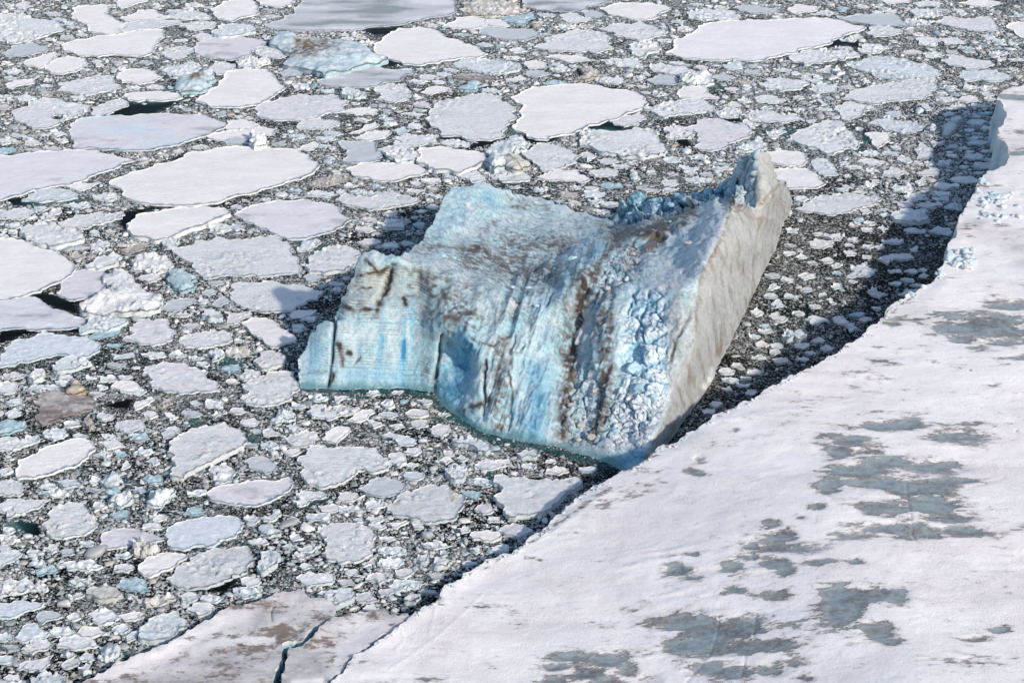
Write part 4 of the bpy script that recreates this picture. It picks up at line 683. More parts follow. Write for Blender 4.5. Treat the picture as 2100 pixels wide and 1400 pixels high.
# ------------------------------------------------------------------ the floes: look, freeboard (m), landmark words, outline.  Sections give the origin and scale of their coordinates
FLOES = """
@0 0 3
s 1.2|the steep-sided white trapezoid floe|440,55 520,35 640,25 665,50 700,110 740,130 755,200 705,222 620,205 540,190 530,150 440,90
r 1.3|the rubble-covered floe in the top left corner|0,90 120,85 250,120 390,150 380,190 250,230 150,260 40,265 -40,240 -40,95
s 1|-|730,0 900,-12 905,5 830,25 740,50
s 1|-|740,115 850,60 930,60 1050,100 960,120 770,128
b 1|-|755,145 900,118 1090,122 1125,140 1000,165 880,190 775,205
s 1.2|-|1295,60 1400,5 1550,-10 1590,50 1580,90 1430,135 1310,85
s 1|-|1560,-10 1790,-10 1810,10 1740,45 1600,30
s 1.2|the long white floe below the trapezoid one|380,275 450,250 700,215 1000,178 1015,225 950,300 890,345 600,350 480,340 390,310
g .8|-|5,330 70,285 180,262 290,285 280,320 150,347 30,348
s 1|-|140,385 240,350 345,320 350,345 300,395 235,425 180,405
s 1|-|275,425 330,370 420,345 530,365 545,390 470,440 390,455 310,450
b 1|-|350,560 360,510 480,485 600,460 700,480 740,540 640,565 560,580 440,570
s 1.2|-|715,480 790,425 880,420 960,445 1000,470 940,505 850,515 750,505
w 3|-|985,430 1030,390 1080,400 1150,385 1235,410 1220,440 1120,470 1050,470
D 6|the small blue berg with brown top|1090,520 1150,470 1230,440 1300,430 1330,480 1310,530 1200,560 1110,560
s 1.2|the big smooth floe right of the brown-topped berg|1200,620 1230,590 1340,530 1390,440 1470,425 1640,425 1690,460 1720,510 1755,540 1690,590 1580,645 1440,660 1290,655
b 1|-|1010,320 1060,290 1140,275 1200,315 1150,345 1060,365 1010,350
k 1|-|1200,310 1250,250 1400,228 1560,235 1650,260 1600,300 1540,335 1430,370 1300,355
w 2.4|-|1300,200 1380,150 1450,145 1570,165 1560,195 1470,205 1430,220 1320,215
b 1|-|1180,225 1240,205 1300,215 1300,240 1220,250
D 7.5|the large blue berg at top centre|1665,250 1700,205 1770,200 1860,235 2000,240 2100,245 2220,290 2370,350 2340,385 2200,410 2090,435 2000,465 1900,430 1810,405 1800,330 1740,300 1670,275
b 1|-|1280,420 1290,365 1390,375 1440,420 1380,450 1330,460
r 3|-|1460,400 1490,345 1570,360 1630,350 1665,380 1600,410 1500,415
b 1|-|1570,325 1640,280 1700,300 1770,345 1700,360
b 1|-|560,660 660,620 740,600 790,635 730,670 650,705 570,715
s 1.2|the thin floe above the black crescent of water|760,590 830,565 950,560 1100,575 1125,600 1060,615 900,610 850,625 790,615
p 1.2|-|60,690 180,630 260,615 340,680 380,740 290,785 200,790 90,720
r 1|-|200,620 340,600 480,635 555,665 480,715 390,750 340,700
k 1.3|the long streaked floe under the black crescent|430,765 470,735 640,715 900,700 1150,705 1240,700 1330,735 1395,775 1330,800 1220,845 1100,890 950,920 780,925 640,920 450,915 435,850
s 1|-|1395,745 1500,735 1600,770 1560,795 1400,800
s .8|-|1270,840 1370,805 1560,780 1700,800 1680,830 1540,850 1350,865
g .8|-|1370,870 1450,840 1530,850 1530,885 1400,890
r 7|the tall white ice lump|1530,880 1535,830 1570,810 1640,850 1620,890 1560,905
p 1.3|-|1575,700 1600,640 1720,600 1860,578 2050,580 2150,620 2130,680 1970,710 1850,745 1700,740 1600,720
b 1|-|1835,790 1850,755 1930,730 2050,735 2090,770 1980,795
K 1.4|the pinkish floe cut by the left edge|-60,1000 -60,960 200,940 400,920 600,922 830,985 700,1040 560,1080 430,1140 150,1190 0,1230 -60,1235
s 1.5|the broadest smooth white floe|670,1120 760,1080 950,1010 1150,940 1350,910 1600,905 1800,915 1900,950 1970,1010 1930,1060 1850,1100 1700,1140 1540,1190 1380,1230 1260,1255 1090,1268 900,1250 800,1225 750,1190
s .8|-|1835,920 1880,890 1940,870 1965,895 1930,920
s .8|-|400,1140 480,1122 620,1122 560,1155 480,1172 430,1160
s .9|-|30,520 130,490 220,480 210,510 80,545
u 1|-|-40,900 60,905 110,920 40,950 -40,960
g .7|-|1700,450 1780,420 1870,435 1860,460 1740,470
m .8|the grey streaked floe under the blue berg|1950,490 2080,460 2200,420 2300,410 2540,425 2545,450 2440,500 2300,530 2150,540 2000,525
m .9|the wide grey melting floe at the top edge|1620,150 1800,90 1850,0 1900,-60 2750,-60 2800,30 2790,80 2600,120 2480,150 2300,165 2140,188 1900,185 1700,180
r 1|-|870,95 960,80 1100,90 1060,112 960,100
b 1|-|1050,110 1200,65 1290,95 1270,118 1120,122
b 1|-|1100,160 1200,130 1330,135 1290,175 1150,180
b .9|-|560,380 620,370 640,400 590,410
b .9|-|100,30 170,10 200,40 140,55
@700 0 3
s 1.4|the smooth floe right of the large blue berg|200,270 290,210 350,172 480,165 600,190 720,245 850,290 900,330 840,355 700,365 600,385 480,400 380,395 270,350
s 1|-|620,165 700,110 830,97 890,115 905,165 760,175
s .9|-|890,120 980,115 1040,155 1000,165 900,155
T 4|the jumbled tan and white floe at the top edge|725,60 740,15 850,-10 1090,-10 1060,30 1160,55 1100,90 950,95 800,92
u 2|-|950,100 1080,90 1190,60 1195,100 1130,140 1040,130
g 1|-|845,200 870,165 1000,170 1180,175 1205,220 1150,245 1050,245 930,225
b 1.2|-|1180,290 1250,230 1350,210 1540,180 1600,195 1660,260 1580,325 1440,315 1330,315 1230,300
m .8|-|1080,-30 1700,-30 1600,30 1470,70 1300,70 1120,45
s 1.2|-|1590,50 1720,15 1900,18 2030,45 1960,80 1890,120 1760,110 1650,90
g .8|-|1470,75 1530,62 1610,80 1590,105 1500,105
b .9|-|1330,95 1450,80 1560,120 1440,140 1370,125
b 1.2|-|1585,180 1700,145 1850,135 2010,195 1930,225 1820,245 1680,220
r 2|-|1760,300 1800,260 1900,255 1970,290 1870,345 1790,320
w 1.5|-|700,380 780,355 900,365 1110,415 1060,440 880,450 760,420
s .9|-|1245,350 1330,335 1500,350 1590,375 1420,385
s .9|-|1120,390 1180,370 1260,385 1260,420 1160,425
r 1|-|1595,370 1740,360 1845,375 1830,420 1700,405
r 1|-|1845,400 1960,385 2100,410 2180,440 2080,455 1920,440
d .8|the flat dark brown ice piece|690,465 760,448 940,470 940,490 800,495 710,480
u 3|-|710,535 770,505 840,485 840,545 760,550
s .9|-|485,570 600,530 680,545 560,580
s .8|-|1010,485 1100,462 1140,480 1060,505
g .8|-|1130,440 1250,430 1290,455 1220,470 1140,465
t 4|the brown rubble heap right of top centre|1435,480 1470,410 1540,420 1580,460 1500,490
r 1.4|-|1560,490 1620,465 1730,480 1700,520 1600,505
g .9|-|1870,490 1950,455 2060,470 2050,520 1930,515
u 1.5|-|1240,510 1300,485 1375,495 1370,520
s 1.6|the big smooth floe with a bright front edge|1040,600 1100,575 1170,530 1350,520 1550,522 1750,550 1870,595 1885,640 1750,700 1600,755 1480,795 1370,825 1270,858 1140,840 1070,800 1060,765 1110,710 1110,640
b 1.5|the round lumpy white floe at upper centre|530,720 550,670 640,610 760,590 900,578 990,590 1020,630 1075,660 1070,710 1010,770 1010,830 900,860 760,850 610,830 600,790 550,770
b 1.2|-|195,610 205,540 300,510 400,515 430,560 420,610 330,635
w 2.4|-|0,575 40,535 150,565 150,585 40,590
s .8|-|0,690 90,665 230,675 220,700 90,710
s 2.4|the thick crisp-edged floe left of the boulders|460,985 480,905 600,900 750,920 890,945 910,980 830,1020 740,1060 650,1040 540,1030
r 2|-|220,920 330,870 440,890 460,930 440,990 350,1000 290,960
r 1.2|-|310,850 420,820 600,830 610,880 480,895 400,880
g 1|-|-20,870 100,865 220,875 240,985 150,1000 0,985
s 1.2|-|25,1040 120,1000 300,1000 430,1000 520,1040 480,1080 330,1115 180,1095 70,1075
s .9|-|80,850 160,810 300,800 280,840 190,862
s .9|-|40,820 150,770 210,750 220,780 120,810
w 3.5|-|885,930 1000,860 1080,830 1165,880 1130,920 1040,950 940,950
o 8|the pale grey ice boulder|910,1010 920,950 970,930 1010,980 1000,1020 940,1035
q 7|the cracked cream ice boulder|1010,1020 1020,960 1100,970 1165,1010 1090,1045 1040,1040
b 1.2|-|1100,935 1180,890 1320,890 1470,960 1440,1000 1300,1055 1220,1040 1130,960
r 1.3|-|905,1075 960,1040 1080,1050 1165,1085 1150,1110 980,1110
s 1|-|1200,1085 1300,1040 1460,1045 1530,1100 1480,1125 1300,1110
r 2|the knobbly bright floe above the tall ice tower|1465,885 1510,790 1600,795 1750,800 1880,780 1960,810 1990,890 1940,950 1860,970 1700,940 1560,915
b 1|-|1640,740 1700,705 1840,700 1880,730 1830,770 1740,780
r 1.6|-|1860,670 1930,650 2100,610 2230,600 2300,650 2150,700 1990,725
b .9|-|1520,1060 1600,1035 1700,1045 1690,1075 1570,1085
r 1.2|-|700,1070 830,1050 880,1100 800,1120
r 1.6|-|1980,790 2050,770 2150,790 2160,840 2060,858 1990,840
b 1|-|1470,960 1520,935 1570,960 1520,995
u 1.6|-|1600,1130 1650,1110 1725,1125 1730,1150 1640,1160
o 3|-|1775,1080 1790,1045 1820,1050 1840,1090 1800,1105
w 1|-|310,800 380,780 420,800 380,830
r 1|-|610,880 700,855 790,880 760,905 650,900
b .8|-|360,700 450,690 520,700 470,720
@1400 0 3
S 1.5|the huge streaky floe at the upper right|-110,330 -60,260 60,200 180,135 400,115 700,110 950,120 1130,165 1080,195 950,235 860,280 700,325 560,350 430,375 200,370 0,355
s 1|-|650,45 700,25 850,40 830,60 700,88
g .8|-|940,100 1080,85 1320,85 1360,130 1420,160 1200,160 1020,130
b 1.3|-|1120,200 1160,165 1280,155 1350,180 1290,215 1180,228
r 1.2|-|1360,115 1440,108 1570,130 1500,152 1400,150
p 1|-|1560,140 1680,105 1880,100 1930,150 1940,185 1800,190 1640,160
s 1.2|the smooth floe cut by the right edge|1985,160 2060,135 2160,130 2160,250 2060,215
r 1|-|5,75 120,55 250,60 360,100 300,130 120,130 30,110
g 1|-|310,50 420,35 600,45 580,70 420,80
r 1.8|-|660,350 760,310 870,300 960,310 1060,320 1090,345 1000,365 860,385 750,400 680,375
r 1|-|960,240 1050,215 1100,210 1090,240 1020,255
r 1.3|-|1080,270 1160,265 1270,295 1180,325 1090,320
w 1.1|-|1010,400 1130,360 1250,345 1380,360 1520,400 1590,430 1540,475 1350,490 1200,475 1090,430
b 1|-|1595,380 1620,340 1730,345 1900,375 1920,395 1820,425 1740,425 1640,400
b 1.4|the long rounded floe left of the berg shadow|965,605 1020,575 1150,530 1350,500 1560,482 1565,540 1540,580 1430,610 1230,640 1090,625
r 1.8|the floe with a jagged white fin|470,520 520,480 640,480 710,490 780,510 720,545 600,555 510,545
r 5|-|-20,500 -8,460 40,450 140,440 145,520 40,520
g .9|-|190,465 260,445 330,475 270,500 210,490
s .9|-|-30,560 0,528 130,530 230,600 100,615 -20,600
b 1|-|-40,640 60,610 160,670 60,700 -40,705
b 1.2|-|945,650 1000,625 1100,640 1200,670 1100,710 1020,745 960,690
r 1|-|380,700 480,680 700,700 750,740 640,755 430,745
p 1.4|the pinkish lumpy floe left of the tower|0,790 100,735 230,730 320,760 440,810 340,860 180,930 60,905
w 4|-|330,915 400,860 480,840 520,885 420,920
r 1.8|the jagged white floe right above the tower|630,860 700,800 860,740 1000,770 1050,810 1050,850 1110,870 1080,900 1000,910 930,950 850,920 720,885
s 1.3|the small crisp triangular floe|1120,820 1200,815 1280,815 1260,870 1200,912 1170,860
o 4|-|1600,800 1650,745 1685,755 1680,790 1620,830
o 3.4|-|1650,740 1680,710 1725,730 1690,755
o 3.4|-|1510,790 1540,755 1565,775 1550,810
b 1.2|-|1415,920 1450,870 1540,910 1545,960 1440,970
s 1.3|-|500,935 600,925 740,935 760,980 720,1020 600,1010 530,985
s 1.2|the smooth floe just right of the tower|550,1040 650,1030 770,1035 880,1130 820,1155 650,1155 580,1100
w 1|-|800,1010 840,970 930,1020 960,1070 870,1085
b 1.2|-|1220,1070 1280,1025 1390,1060 1320,1095
b 1|-|1440,1060 1500,1015 1590,1040 1580,1075 1470,1080
w 1.4|-|1430,1120 1490,1080 1480,1120 1450,1140
b .9|-|1475,330 1580,320 1600,350 1500,355
w 1|-|1680,470 1800,430 1950,440 2010,480 1900,500 1760,500
w .9|-|1130,760 1300,740 1500,780 1440,815 1250,800
b .9|-|1580,700 1640,685 1670,700 1620,715
b .9|-|820,440 860,425 920,400 905,450
r 2|-|920,430 960,410 1000,440 950,460
b .9|-|1320,970 1370,955 1415,990 1380,1005
b 1|-|820,620 860,610 890,640 850,650
s 1|-|1160,-30 1400,-30 1390,15 1250,20
b 1|-|1410,20 1500,-5 1600,20 1560,40 1450,40
r 1.6|-|1400,75 1450,55 1600,85 1540,105 1420,100
w 1.6|-|1470,655 1500,635 1545,660 1500,675
s .9|-|1700,20 1850,-10 1970,20 1900,40 1780,35
r 1|-|190,690 260,660 360,680 340,720 230,720
b .8|-|780,90 880,65 960,85 900,105
w 1|-|240,400 300,365 370,385 340,430 270,425
g .8|-|380,430 480,425 480,450 400,455
b .9|-|1560,240 1680,230 1740,260 1640,275
r 1|-|1430,240 1500,225 1600,250 1560,280 1450,270
w 1|-|770,550 860,510 960,530 930,565 820,570
b .9|-|430,600 560,590 640,610 560,635 450,625
r 1.6|-|350,760 400,730 470,760 440,785
s .7|-|240,650 300,625 360,645 300,660
@0 350 3
w 1.6|-|130,180 220,130 360,105 480,140 480,165 340,180 240,190
s 2.6|the tilted white floe with a small spike|780,360 820,300 850,265 970,250 1100,225 1250,208 1380,230 1420,255 1320,300 1200,345 1100,385 970,425 850,405
K 1.3|the smooth floe with a grey smear left of centre|1440,270 1530,220 1700,180 1860,170 2000,195 2080,220 2160,300 2050,370 1950,395 1800,420 1700,390 1600,350 1500,310
r 2.6|the bowl-shaped white floe|125,380 160,335 250,305 330,310 400,355 500,380 520,410 430,445 330,460 240,445 160,425
b 1.3|-|360,320 460,270 620,250 760,250 750,290 640,320 520,355 400,350
s 1.6|the big ridged white floe at the left edge|-60,410 90,415 180,430 230,470 320,490 420,550 465,600 440,640 340,690 250,740 100,780 -60,800
k 1.3|the grey-pink floe beside the black lead|350,760 380,670 450,620 600,600 640,650 620,740 540,780 430,795
M 1|the grey blotched floe at the left edge|-60,790 60,780 180,775 300,830 430,880 530,920 500,965 350,975 -60,985
v 1.2|the bluish floe dotted with snow lumps|-10,1185 30,1090 130,1030 280,980 400,1010 520,1020 615,1080 580,1120 430,1135 200,1165 -60,1200
r 6|the towering white lump of ice at left|490,830 560,790 680,740 640,670 700,610 820,630 870,690 860,720 1000,760 1000,800 940,855 800,865 620,875 520,865
u 4|the pale blue ice lump at left|1020,660 1050,610 1130,600 1210,660 1200,710 1110,740 1060,710
r 2|-|520,580 600,530 700,495 750,520 730,570 620,605 540,600
r 3|-|800,600 830,530 920,510 1030,515 1060,560 1040,610 920,630
b 1.3|the broad rough-topped floe left of the iceberg|1075,475 1200,430 1350,405 1600,400 1720,400 1780,450 1790,500 1840,570 1855,640 1700,640 1560,640 1450,640 1250,660 1200,610 1120,540
w 3|-|1825,480 1850,430 1950,410 1975,430 1900,495
r 2|the lumpy floe touching the iceberg's upper left|1875,590 1900,530 2000,470 2150,465 2220,500 2210,560 2120,610 2000,625 1900,620
b 1.2|-|1415,760 1420,700 1500,680 1700,680 1850,700 1990,740 1960,790 1850,820 1750,865 1600,865 1480,840
s 1.4|-|1475,930 1550,905 1650,910 1700,930 1760,980 1820,1040 1760,1060 1710,1085 1640,1070 1550,1000
b 1.5|-|1100,1050 1200,1000 1320,975 1430,1000 1430,1040 1320,1070 1220,1090 1140,1080
p 1|-|750,1040 820,950 900,910 1040,930 1085,990 1060,1040 950,1075 850,1060
w 2|-|485,960 560,910 700,890 790,920 730,960 600,970 500,990
u .8|-|540,1010 600,980 740,975 720,1010 620,1030 560,1035
g .9|-|970,850 1040,800 1160,780 1210,795 1120,860 1030,860
p 1|-|1380,940 1380,865 1540,865 1550,895 1460,935
w 2.6|-|1240,880 1270,850 1360,865 1370,900 1300,905
w 2|-|1000,440 1040,405 1100,420 1090,460 1030,465
s .9|-|1780,890 1840,850 1950,850 1900,890 1800,905
g .8|-|1865,650 1900,620 1990,650 1960,675 1880,675
r 1|-|570,150 640,135 720,150 690,185 620,180
b .9|-|-30,240 120,230 210,250 110,300 -30,305
k .8|-|830,660 980,635 995,660 920,690
t 1|-|1900,80 1980,45 2130,20 2140,60 2000,95 1930,95
b 1.5|the oval floe left of the iceberg's far lobe|2060,180 2130,140 2300,130 2520,150 2580,170 2540,200 2380,230 2200,220 2110,205
w 3|-|1270,1110 1340,1090 1380,1110 1300,1160
r 1.6|-|240,280 330,235 380,240 350,290 270,305
r 1.2|-|1240,330 1330,320 1420,340 1380,380 1280,375
t 1.2|-|720,490 850,455 910,455 890,480 780,510
r 2|-|2320,330 2410,290 2520,300 2480,345 2380,350
w 2.2|-|2150,130 2210,112 2330,140 2290,155 2200,150
b 1|-|1840,920 1900,890 1960,895 1930,925
g .8|-|1320,800 1380,770 1410,790 1360,830 1300,825
s .9|-|520,905 600,880 620,895 560,915
g .7|-|1640,330 1740,340 1660,360
r 1|-|550,450 620,420 680,440 640,480 560,480
r .9|-|690,480 640,500 560,500 600,480
@0 700 3
p 1.2|the pinkish speckled floe left of the iceberg foot|870,200 920,150 1020,122 1150,135 1280,180 1300,240 1355,300 1200,312 1050,305 930,275
b 1.6|the rough white floe touching the iceberg's left foot|1480,350 1490,260 1620,210 1760,178 1810,185 1840,260 1800,310 1760,360 1640,390 1520,380
b 2|-|1560,120 1600,70 1680,50 1750,90 1750,130 1660,160 1590,150
u 1.5|-|1350,165 1400,140 1470,140 1480,170 1410,195
b 1.5|-|1460,205 1520,160 1590,180 1600,210 1500,235
w 2|-|325,150 380,105 530,100 565,130 430,170 350,180
b .9|-|20,200 80,185 185,195 120,225 40,225
r 2.4|-|175,220 210,165 275,165 270,210 210,240
d 1.3|the brown dirty floe at lower left|190,370 250,320 380,310 520,320 600,370 570,410 440,440 350,480 260,515 215,460
y 5|the small tan ice boulder|395,290 440,255 500,255 530,290 480,315 420,315
s 1.2|-|680,280 760,235 850,260 885,290 830,318 740,305
s 1|-|820,400 850,365 940,335 950,355 880,400 830,420
t 1.2|-|965,400 1000,350 1060,350 1060,380 1000,405
u 2.4|the blue ice lump at the left edge|-30,540 -30,490 90,465 160,490 130,520 50,545
r 1.2|-|-40,600 60,580 230,570 245,600 150,640 -40,680
s 1.5|the bright smooth floe with a crumbly front rim|95,790 110,730 200,690 300,640 440,600 570,610 590,650 540,710 450,770 320,810 220,835 120,840
b 2.2|the bright lumpy floe at lower left|1040,620 1130,560 1250,520 1380,500 1470,540 1510,590 1500,640 1400,690 1330,720 1200,790 1120,835 1045,820 1090,760 1080,700 1040,660
o 4|-|620,860 640,810 700,810 760,860 730,885 650,885
u 2.4|-|650,900 700,875 745,910 700,930
w 4|-|665,990 680,940 750,910 810,930 800,980 740,1010
b 1.2|-|895,735 960,705 985,740 940,755
b 1|-|740,780 790,735 805,760 760,785
r 1.5|-|1285,790 1300,765 1400,760 1445,790 1430,850 1360,870 1310,840
g .7|-|1500,740 1580,700 1660,720 1700,780 1640,815 1540,780
k 1.2|the pointed grey-pink floe at lower left|1270,930 1380,880 1560,855 1790,835 1780,910 1680,970 1560,1010 1400,990 1290,960
s 1|-|1735,670 1790,655 1855,675 1800,700
b 1.2|-|1730,600 1780,575 1960,555 1970,590 1820,645
r 1.6|-|1760,520 1820,490 1890,540 1830,560
w 3|-|1655,480 1700,430 1790,415 1810,470 1700,500
b 1|-|1620,580 1660,520 1740,580
r 1.6|-|1885,430 1920,395 2000,385 2100,390 2200,400 2210,430 2120,450 2010,475 1920,465
s 1.3|-|1995,590 2040,540 2100,520 2150,525 2160,545 2120,580 2070,630 2010,610
b 1.2|-|-20,860 60,840 150,880 145,930 60,945 -40,950
b 1.3|-|-20,1000 40,975 200,965 310,960 250,1010 150,1060 60,1080 -20,1040
b 1.4|the rounded grainy floe near the left edge|255,1130 290,1060 330,1010 410,990 520,1010 560,1060 605,1110 560,1160 480,1190 390,1210 290,1180
w 4|-|900,980 920,930 1000,900 1075,900 1040,960 1000,1000 930,1000
u 1|-|690,1060 740,1030 800,1040 790,1080 720,1085
r 1|-|1000,440 1060,440 1100,460 1040,480
t 2|-|500,490 550,450 580,500 550,535
w 1.2|-|800,300 900,290 860,330
r 1|-|30,440 120,410 140,440 70,465
b 1|-|600,440 700,450 680,480 610,470
g .9|-|520,890 600,905 650,905 610,925 530,915
w 1|-|570,700 620,680 690,690 640,725
b 1|-|1100,560 1010,540 1060,520 1105,530
g 1|-|990,560 1080,520 1105,530 1080,580 1010,600
r 1|-|1400,430 1330,470 1300,455 1360,430
@0 1000 3
k 1.2|the smooth floe beside the knobbly cream chunks|610,350 620,290 700,250 820,245 920,280 1010,315 900,335 760,360 660,375
v 1.4|the smooth floe above the lumpy oval one|1020,260 1100,210 1200,185 1350,165 1460,180 1490,215 1480,260 1400,310 1250,350 1140,380 1080,370 1040,310
s 1.5|-|860,470 900,430 1020,395 1150,410 1100,450 1010,500 930,545 870,520
Y 1.7|the lumpy oval floe with yellowish bumps|1020,560 1100,480 1200,420 1350,370 1500,360 1540,420 1520,490 1430,540 1330,590 1200,615 1080,600
w 2.4|-|1580,480 1600,400 1660,375 1725,400 1700,460 1620,515
b 1.6|the rounded white floe left of the big sheet edge|1940,270 2000,230 2080,210 2150,215 2230,225 2310,300 2310,370 2240,430 2100,460 2020,440 1975,400 2010,350
w 1.3|-|-20,360 60,350 140,400 60,450 0,490 -30,490
r 1.5|-|-20,570 150,560 290,600 280,630 120,645 -20,650
v 1.3|-|-20,700 100,690 270,700 240,735 130,770 -20,795
w 3|-|420,570 470,540 585,560 550,590 460,590
u 1|-|220,510 290,475 360,490 330,520 240,535
T 2|-|530,650 560,610 680,600 755,650 700,675 580,670
u 1.4|the flat blue floe at lower left|710,600 740,565 830,540 900,570 920,620 860,640 780,615
T 1.6|-|840,690 880,670 1070,655 1080,680 900,730
w 2.2|the pale blue angular floe above the dirty slab|850,910 900,830 1010,770 1100,745 1115,800 1150,850 1080,890 970,925 900,925
r 1.8|-|1140,750 1200,710 1320,720 1300,770 1220,785
s 1|-|725,785 790,770 880,765 820,815 770,815
g 1|-|220,790 260,755 370,770 385,790 260,835
w 4|-|600,1050 610,970 700,960 750,1000 740,1040 650,1065
v 1|-|90,920 150,840 230,830 310,890 230,930 150,945
b 1.2|-|130,1000 200,930 290,925 300,980 200,1030
p 1|-|100,1110 180,1060 330,1020 310,1080 180,1125
w 2.6|-|190,1190 250,1130 350,1130 410,1190 400,1250 200,1250
r 1.5|-|370,1030 400,1000 465,1020 430,1050
r 2|-|480,1100 530,1070 560,1100 510,1130
o 3.5|-|1600,230 1660,215 1730,270 1660,290
r 1.3|-|1600,180 1680,130 1730,150 1660,200
b 1.2|-|260,380 300,345 360,370 320,400
g 1|-|350,385 450,370 455,405 380,415
w 1.4|-|1090,660 1160,645 1220,660 1180,700
w 2.2|-|1950,650 2060,625 2170,615 2185,660 2140,690 2080,720 2010,710
x 3.4|the knobbly cream chunks at lower left|820,350 850,320 920,330 980,360 970,395 880,405
b 1|-|380,1080 480,1045 490,1070 410,1110
w 1.3|-|750,920 800,890 860,880 840,920 780,945
r 1|-|400,660 480,640 530,660 450,690
b 1|-|1800,80 1870,60 1900,90 1830,110
w 1|-|1780,290 1840,280 1870,310 1800,320
@600 700 3
b 1.8|the white floe split by a wavy ridge|30,720 80,660 180,640 300,645 430,645 540,690 610,745 590,780 500,805 400,790 330,850 250,885 110,880 60,830
s 1.2|-|330,480 400,440 490,415 505,435 460,470 400,490
b 1.1|-|695,490 760,478 830,485 835,515 760,530
b 1.4|-|835,540 890,510 970,520 960,560 920,590 860,565
v 1.1|-|530,570 600,555 720,580 765,600 740,635 650,630
w 2|the blue-white sliver in front of the iceberg|985,590 1060,575 1150,605 1210,650 1200,680 1110,640
s 1.2|the small diamond-shaped floe|900,730 945,705 990,725 940,755
w 2.6|-|945,800 960,755 1060,745 1080,780 1050,840 1000,845
u .8|the submerged-looking teal ice piece|1035,910 1170,910 1160,940 1110,960 1060,940
B 2|the big white arrowhead floe in front of the iceberg|1240,830 1290,815 1400,830 1560,840 1780,845 1780,880 1680,930 1630,990 1500,1050 1370,1085 1310,1060 1270,990 1235,950 1290,890
s 1.3|the small smooth floe above the arrowhead floe|1550,805 1620,755 1700,795 1640,815
w 2.4|-|1380,680 1430,665 1505,670 1500,700 1420,705
Y 1.7|the speckled rough floe at lower centre|575,1040 620,990 700,920 850,880 960,880 1000,930 1065,960 1050,1010 1010,1080 900,1105 740,1085 640,1070
g .9|-|400,900 480,850 570,830 690,870 680,910 600,950 500,945
r 1.2|-|20,940 100,920 210,935 190,960 60,965
b 1.1|-|450,1090 550,1070 560,1095 480,1110
r 1.6|-|540,380 580,360 630,395 590,405
b 1|-|590,520 640,505 690,520 640,535
r 1.4|-|590,690 640,680 700,720 660,770 600,740
b 1|-|460,480 500,485 570,510 500,530
b .9|-|700,750 780,750 740,780
b .9|-|240,330 330,325 355,350 260,365
w 1.2|-|100,345 170,325 220,345 160,365
r 1|-|1550,740 1560,728 1620,730 1610,750
@600 1000 3
b 1.2|-|460,235 530,205 580,235 530,255
s 1.2|-|580,220 700,195 720,205 650,245
b 1.2|-|725,210 810,195 810,240 750,250
s 1.8|-|1090,280 1120,260 1280,280 1280,305 1200,320 1110,310
b 1.2|-|1010,250 1060,235 1095,260 1040,275
r 2|-|740,430 770,405 840,405 820,455
r 2|-|840,460 870,425 960,440 950,475 870,480
b 1.4|-|430,740 490,710 525,750 460,760
w 2.4|-|690,690 720,640 790,660 760,700
w 1.6|-|1240,240 1265,230 1280,255 1255,265
s 1|-|425,470 500,435 510,455 440,480
w 1.4|-|375,190 430,180 435,205 385,210
w 1.5|-|1100,390 1130,355 1160,385 1130,400
b .9|-|1060,80 1110,70 1100,95
w 1|-|910,390 950,380 950,410 920,420
@1400 400 2.8
b 1.3|the wide grainy floe right of the cleaved wall|640,80 700,40 800,0 900,-10 1120,0 1130,30 1060,60 920,100 800,105 700,95
w 2.4|-|1195,110 1260,75 1400,80 1420,140 1280,145 1210,125
b 1.4|-|710,270 760,250 870,265 810,305 730,290
r 1.2|-|815,215 930,215 900,260 830,240
b 1.5|the wide floe in the channel near the cliff|1115,365 1200,335 1310,335 1330,365 1180,390
w 1.1|-|940,470 960,400 1060,395 1120,430 1020,465
b 1.3|the bean-shaped floe in the channel|1060,550 1090,520 1180,570 1130,590
b 1|-|855,400 900,388 920,400 870,418
b 1.6|-|385,665 430,640 465,670 430,690
b 1.6|-|495,695 540,665 605,710 570,725
w 1.1|-|700,710 790,695 845,720 740,740
b 1.2|-|855,705 910,695 960,725 920,740
w 2.6|-|570,800 600,765 640,780 610,820
w 2.6|-|640,800 670,765 715,800 680,825
w 1.3|-|1270,195 1390,190 1390,215 1290,220
b 1.2|-|1300,300 1350,290 1355,320 1310,325
w 1|-|590,190 670,190 660,215 600,215
w 1|-|1140,260 1270,250 1260,275 1150,275
w 1|-|1420,220 1470,180 1530,190 1520,230
w 1|-|1500,60 1560,40 1600,55 1590,85 1510,75
b 1.1|-|565,490 590,465 640,480 610,500
r 1|-|660,460 720,440 760,470 700,485
w .9|-|480,540 520,505 560,530 520,545
b .9|-|920,320 960,315 1000,330 940,350
b .9|-|1240,570 1290,540 1360,540 1330,560
w .9|-|360,1130 400,1115 430,1130 390,1145
b .9|-|220,1105 270,1095 285,1115 250,1125
w .9|-|930,755 990,735 1020,770 960,785
b .9|-|780,570 820,555 830,570 790,585
b .9|-|820,600 860,590 885,620 850,625
w 1|-|510,620 560,600 590,630 530,645
b 1|-|1010,80 1070,80 1090,95 1030,108
w 1|-|1110,190 1150,170 1180,190 1150,210
w 1|-|850,520 890,500 920,530 880,540
"""
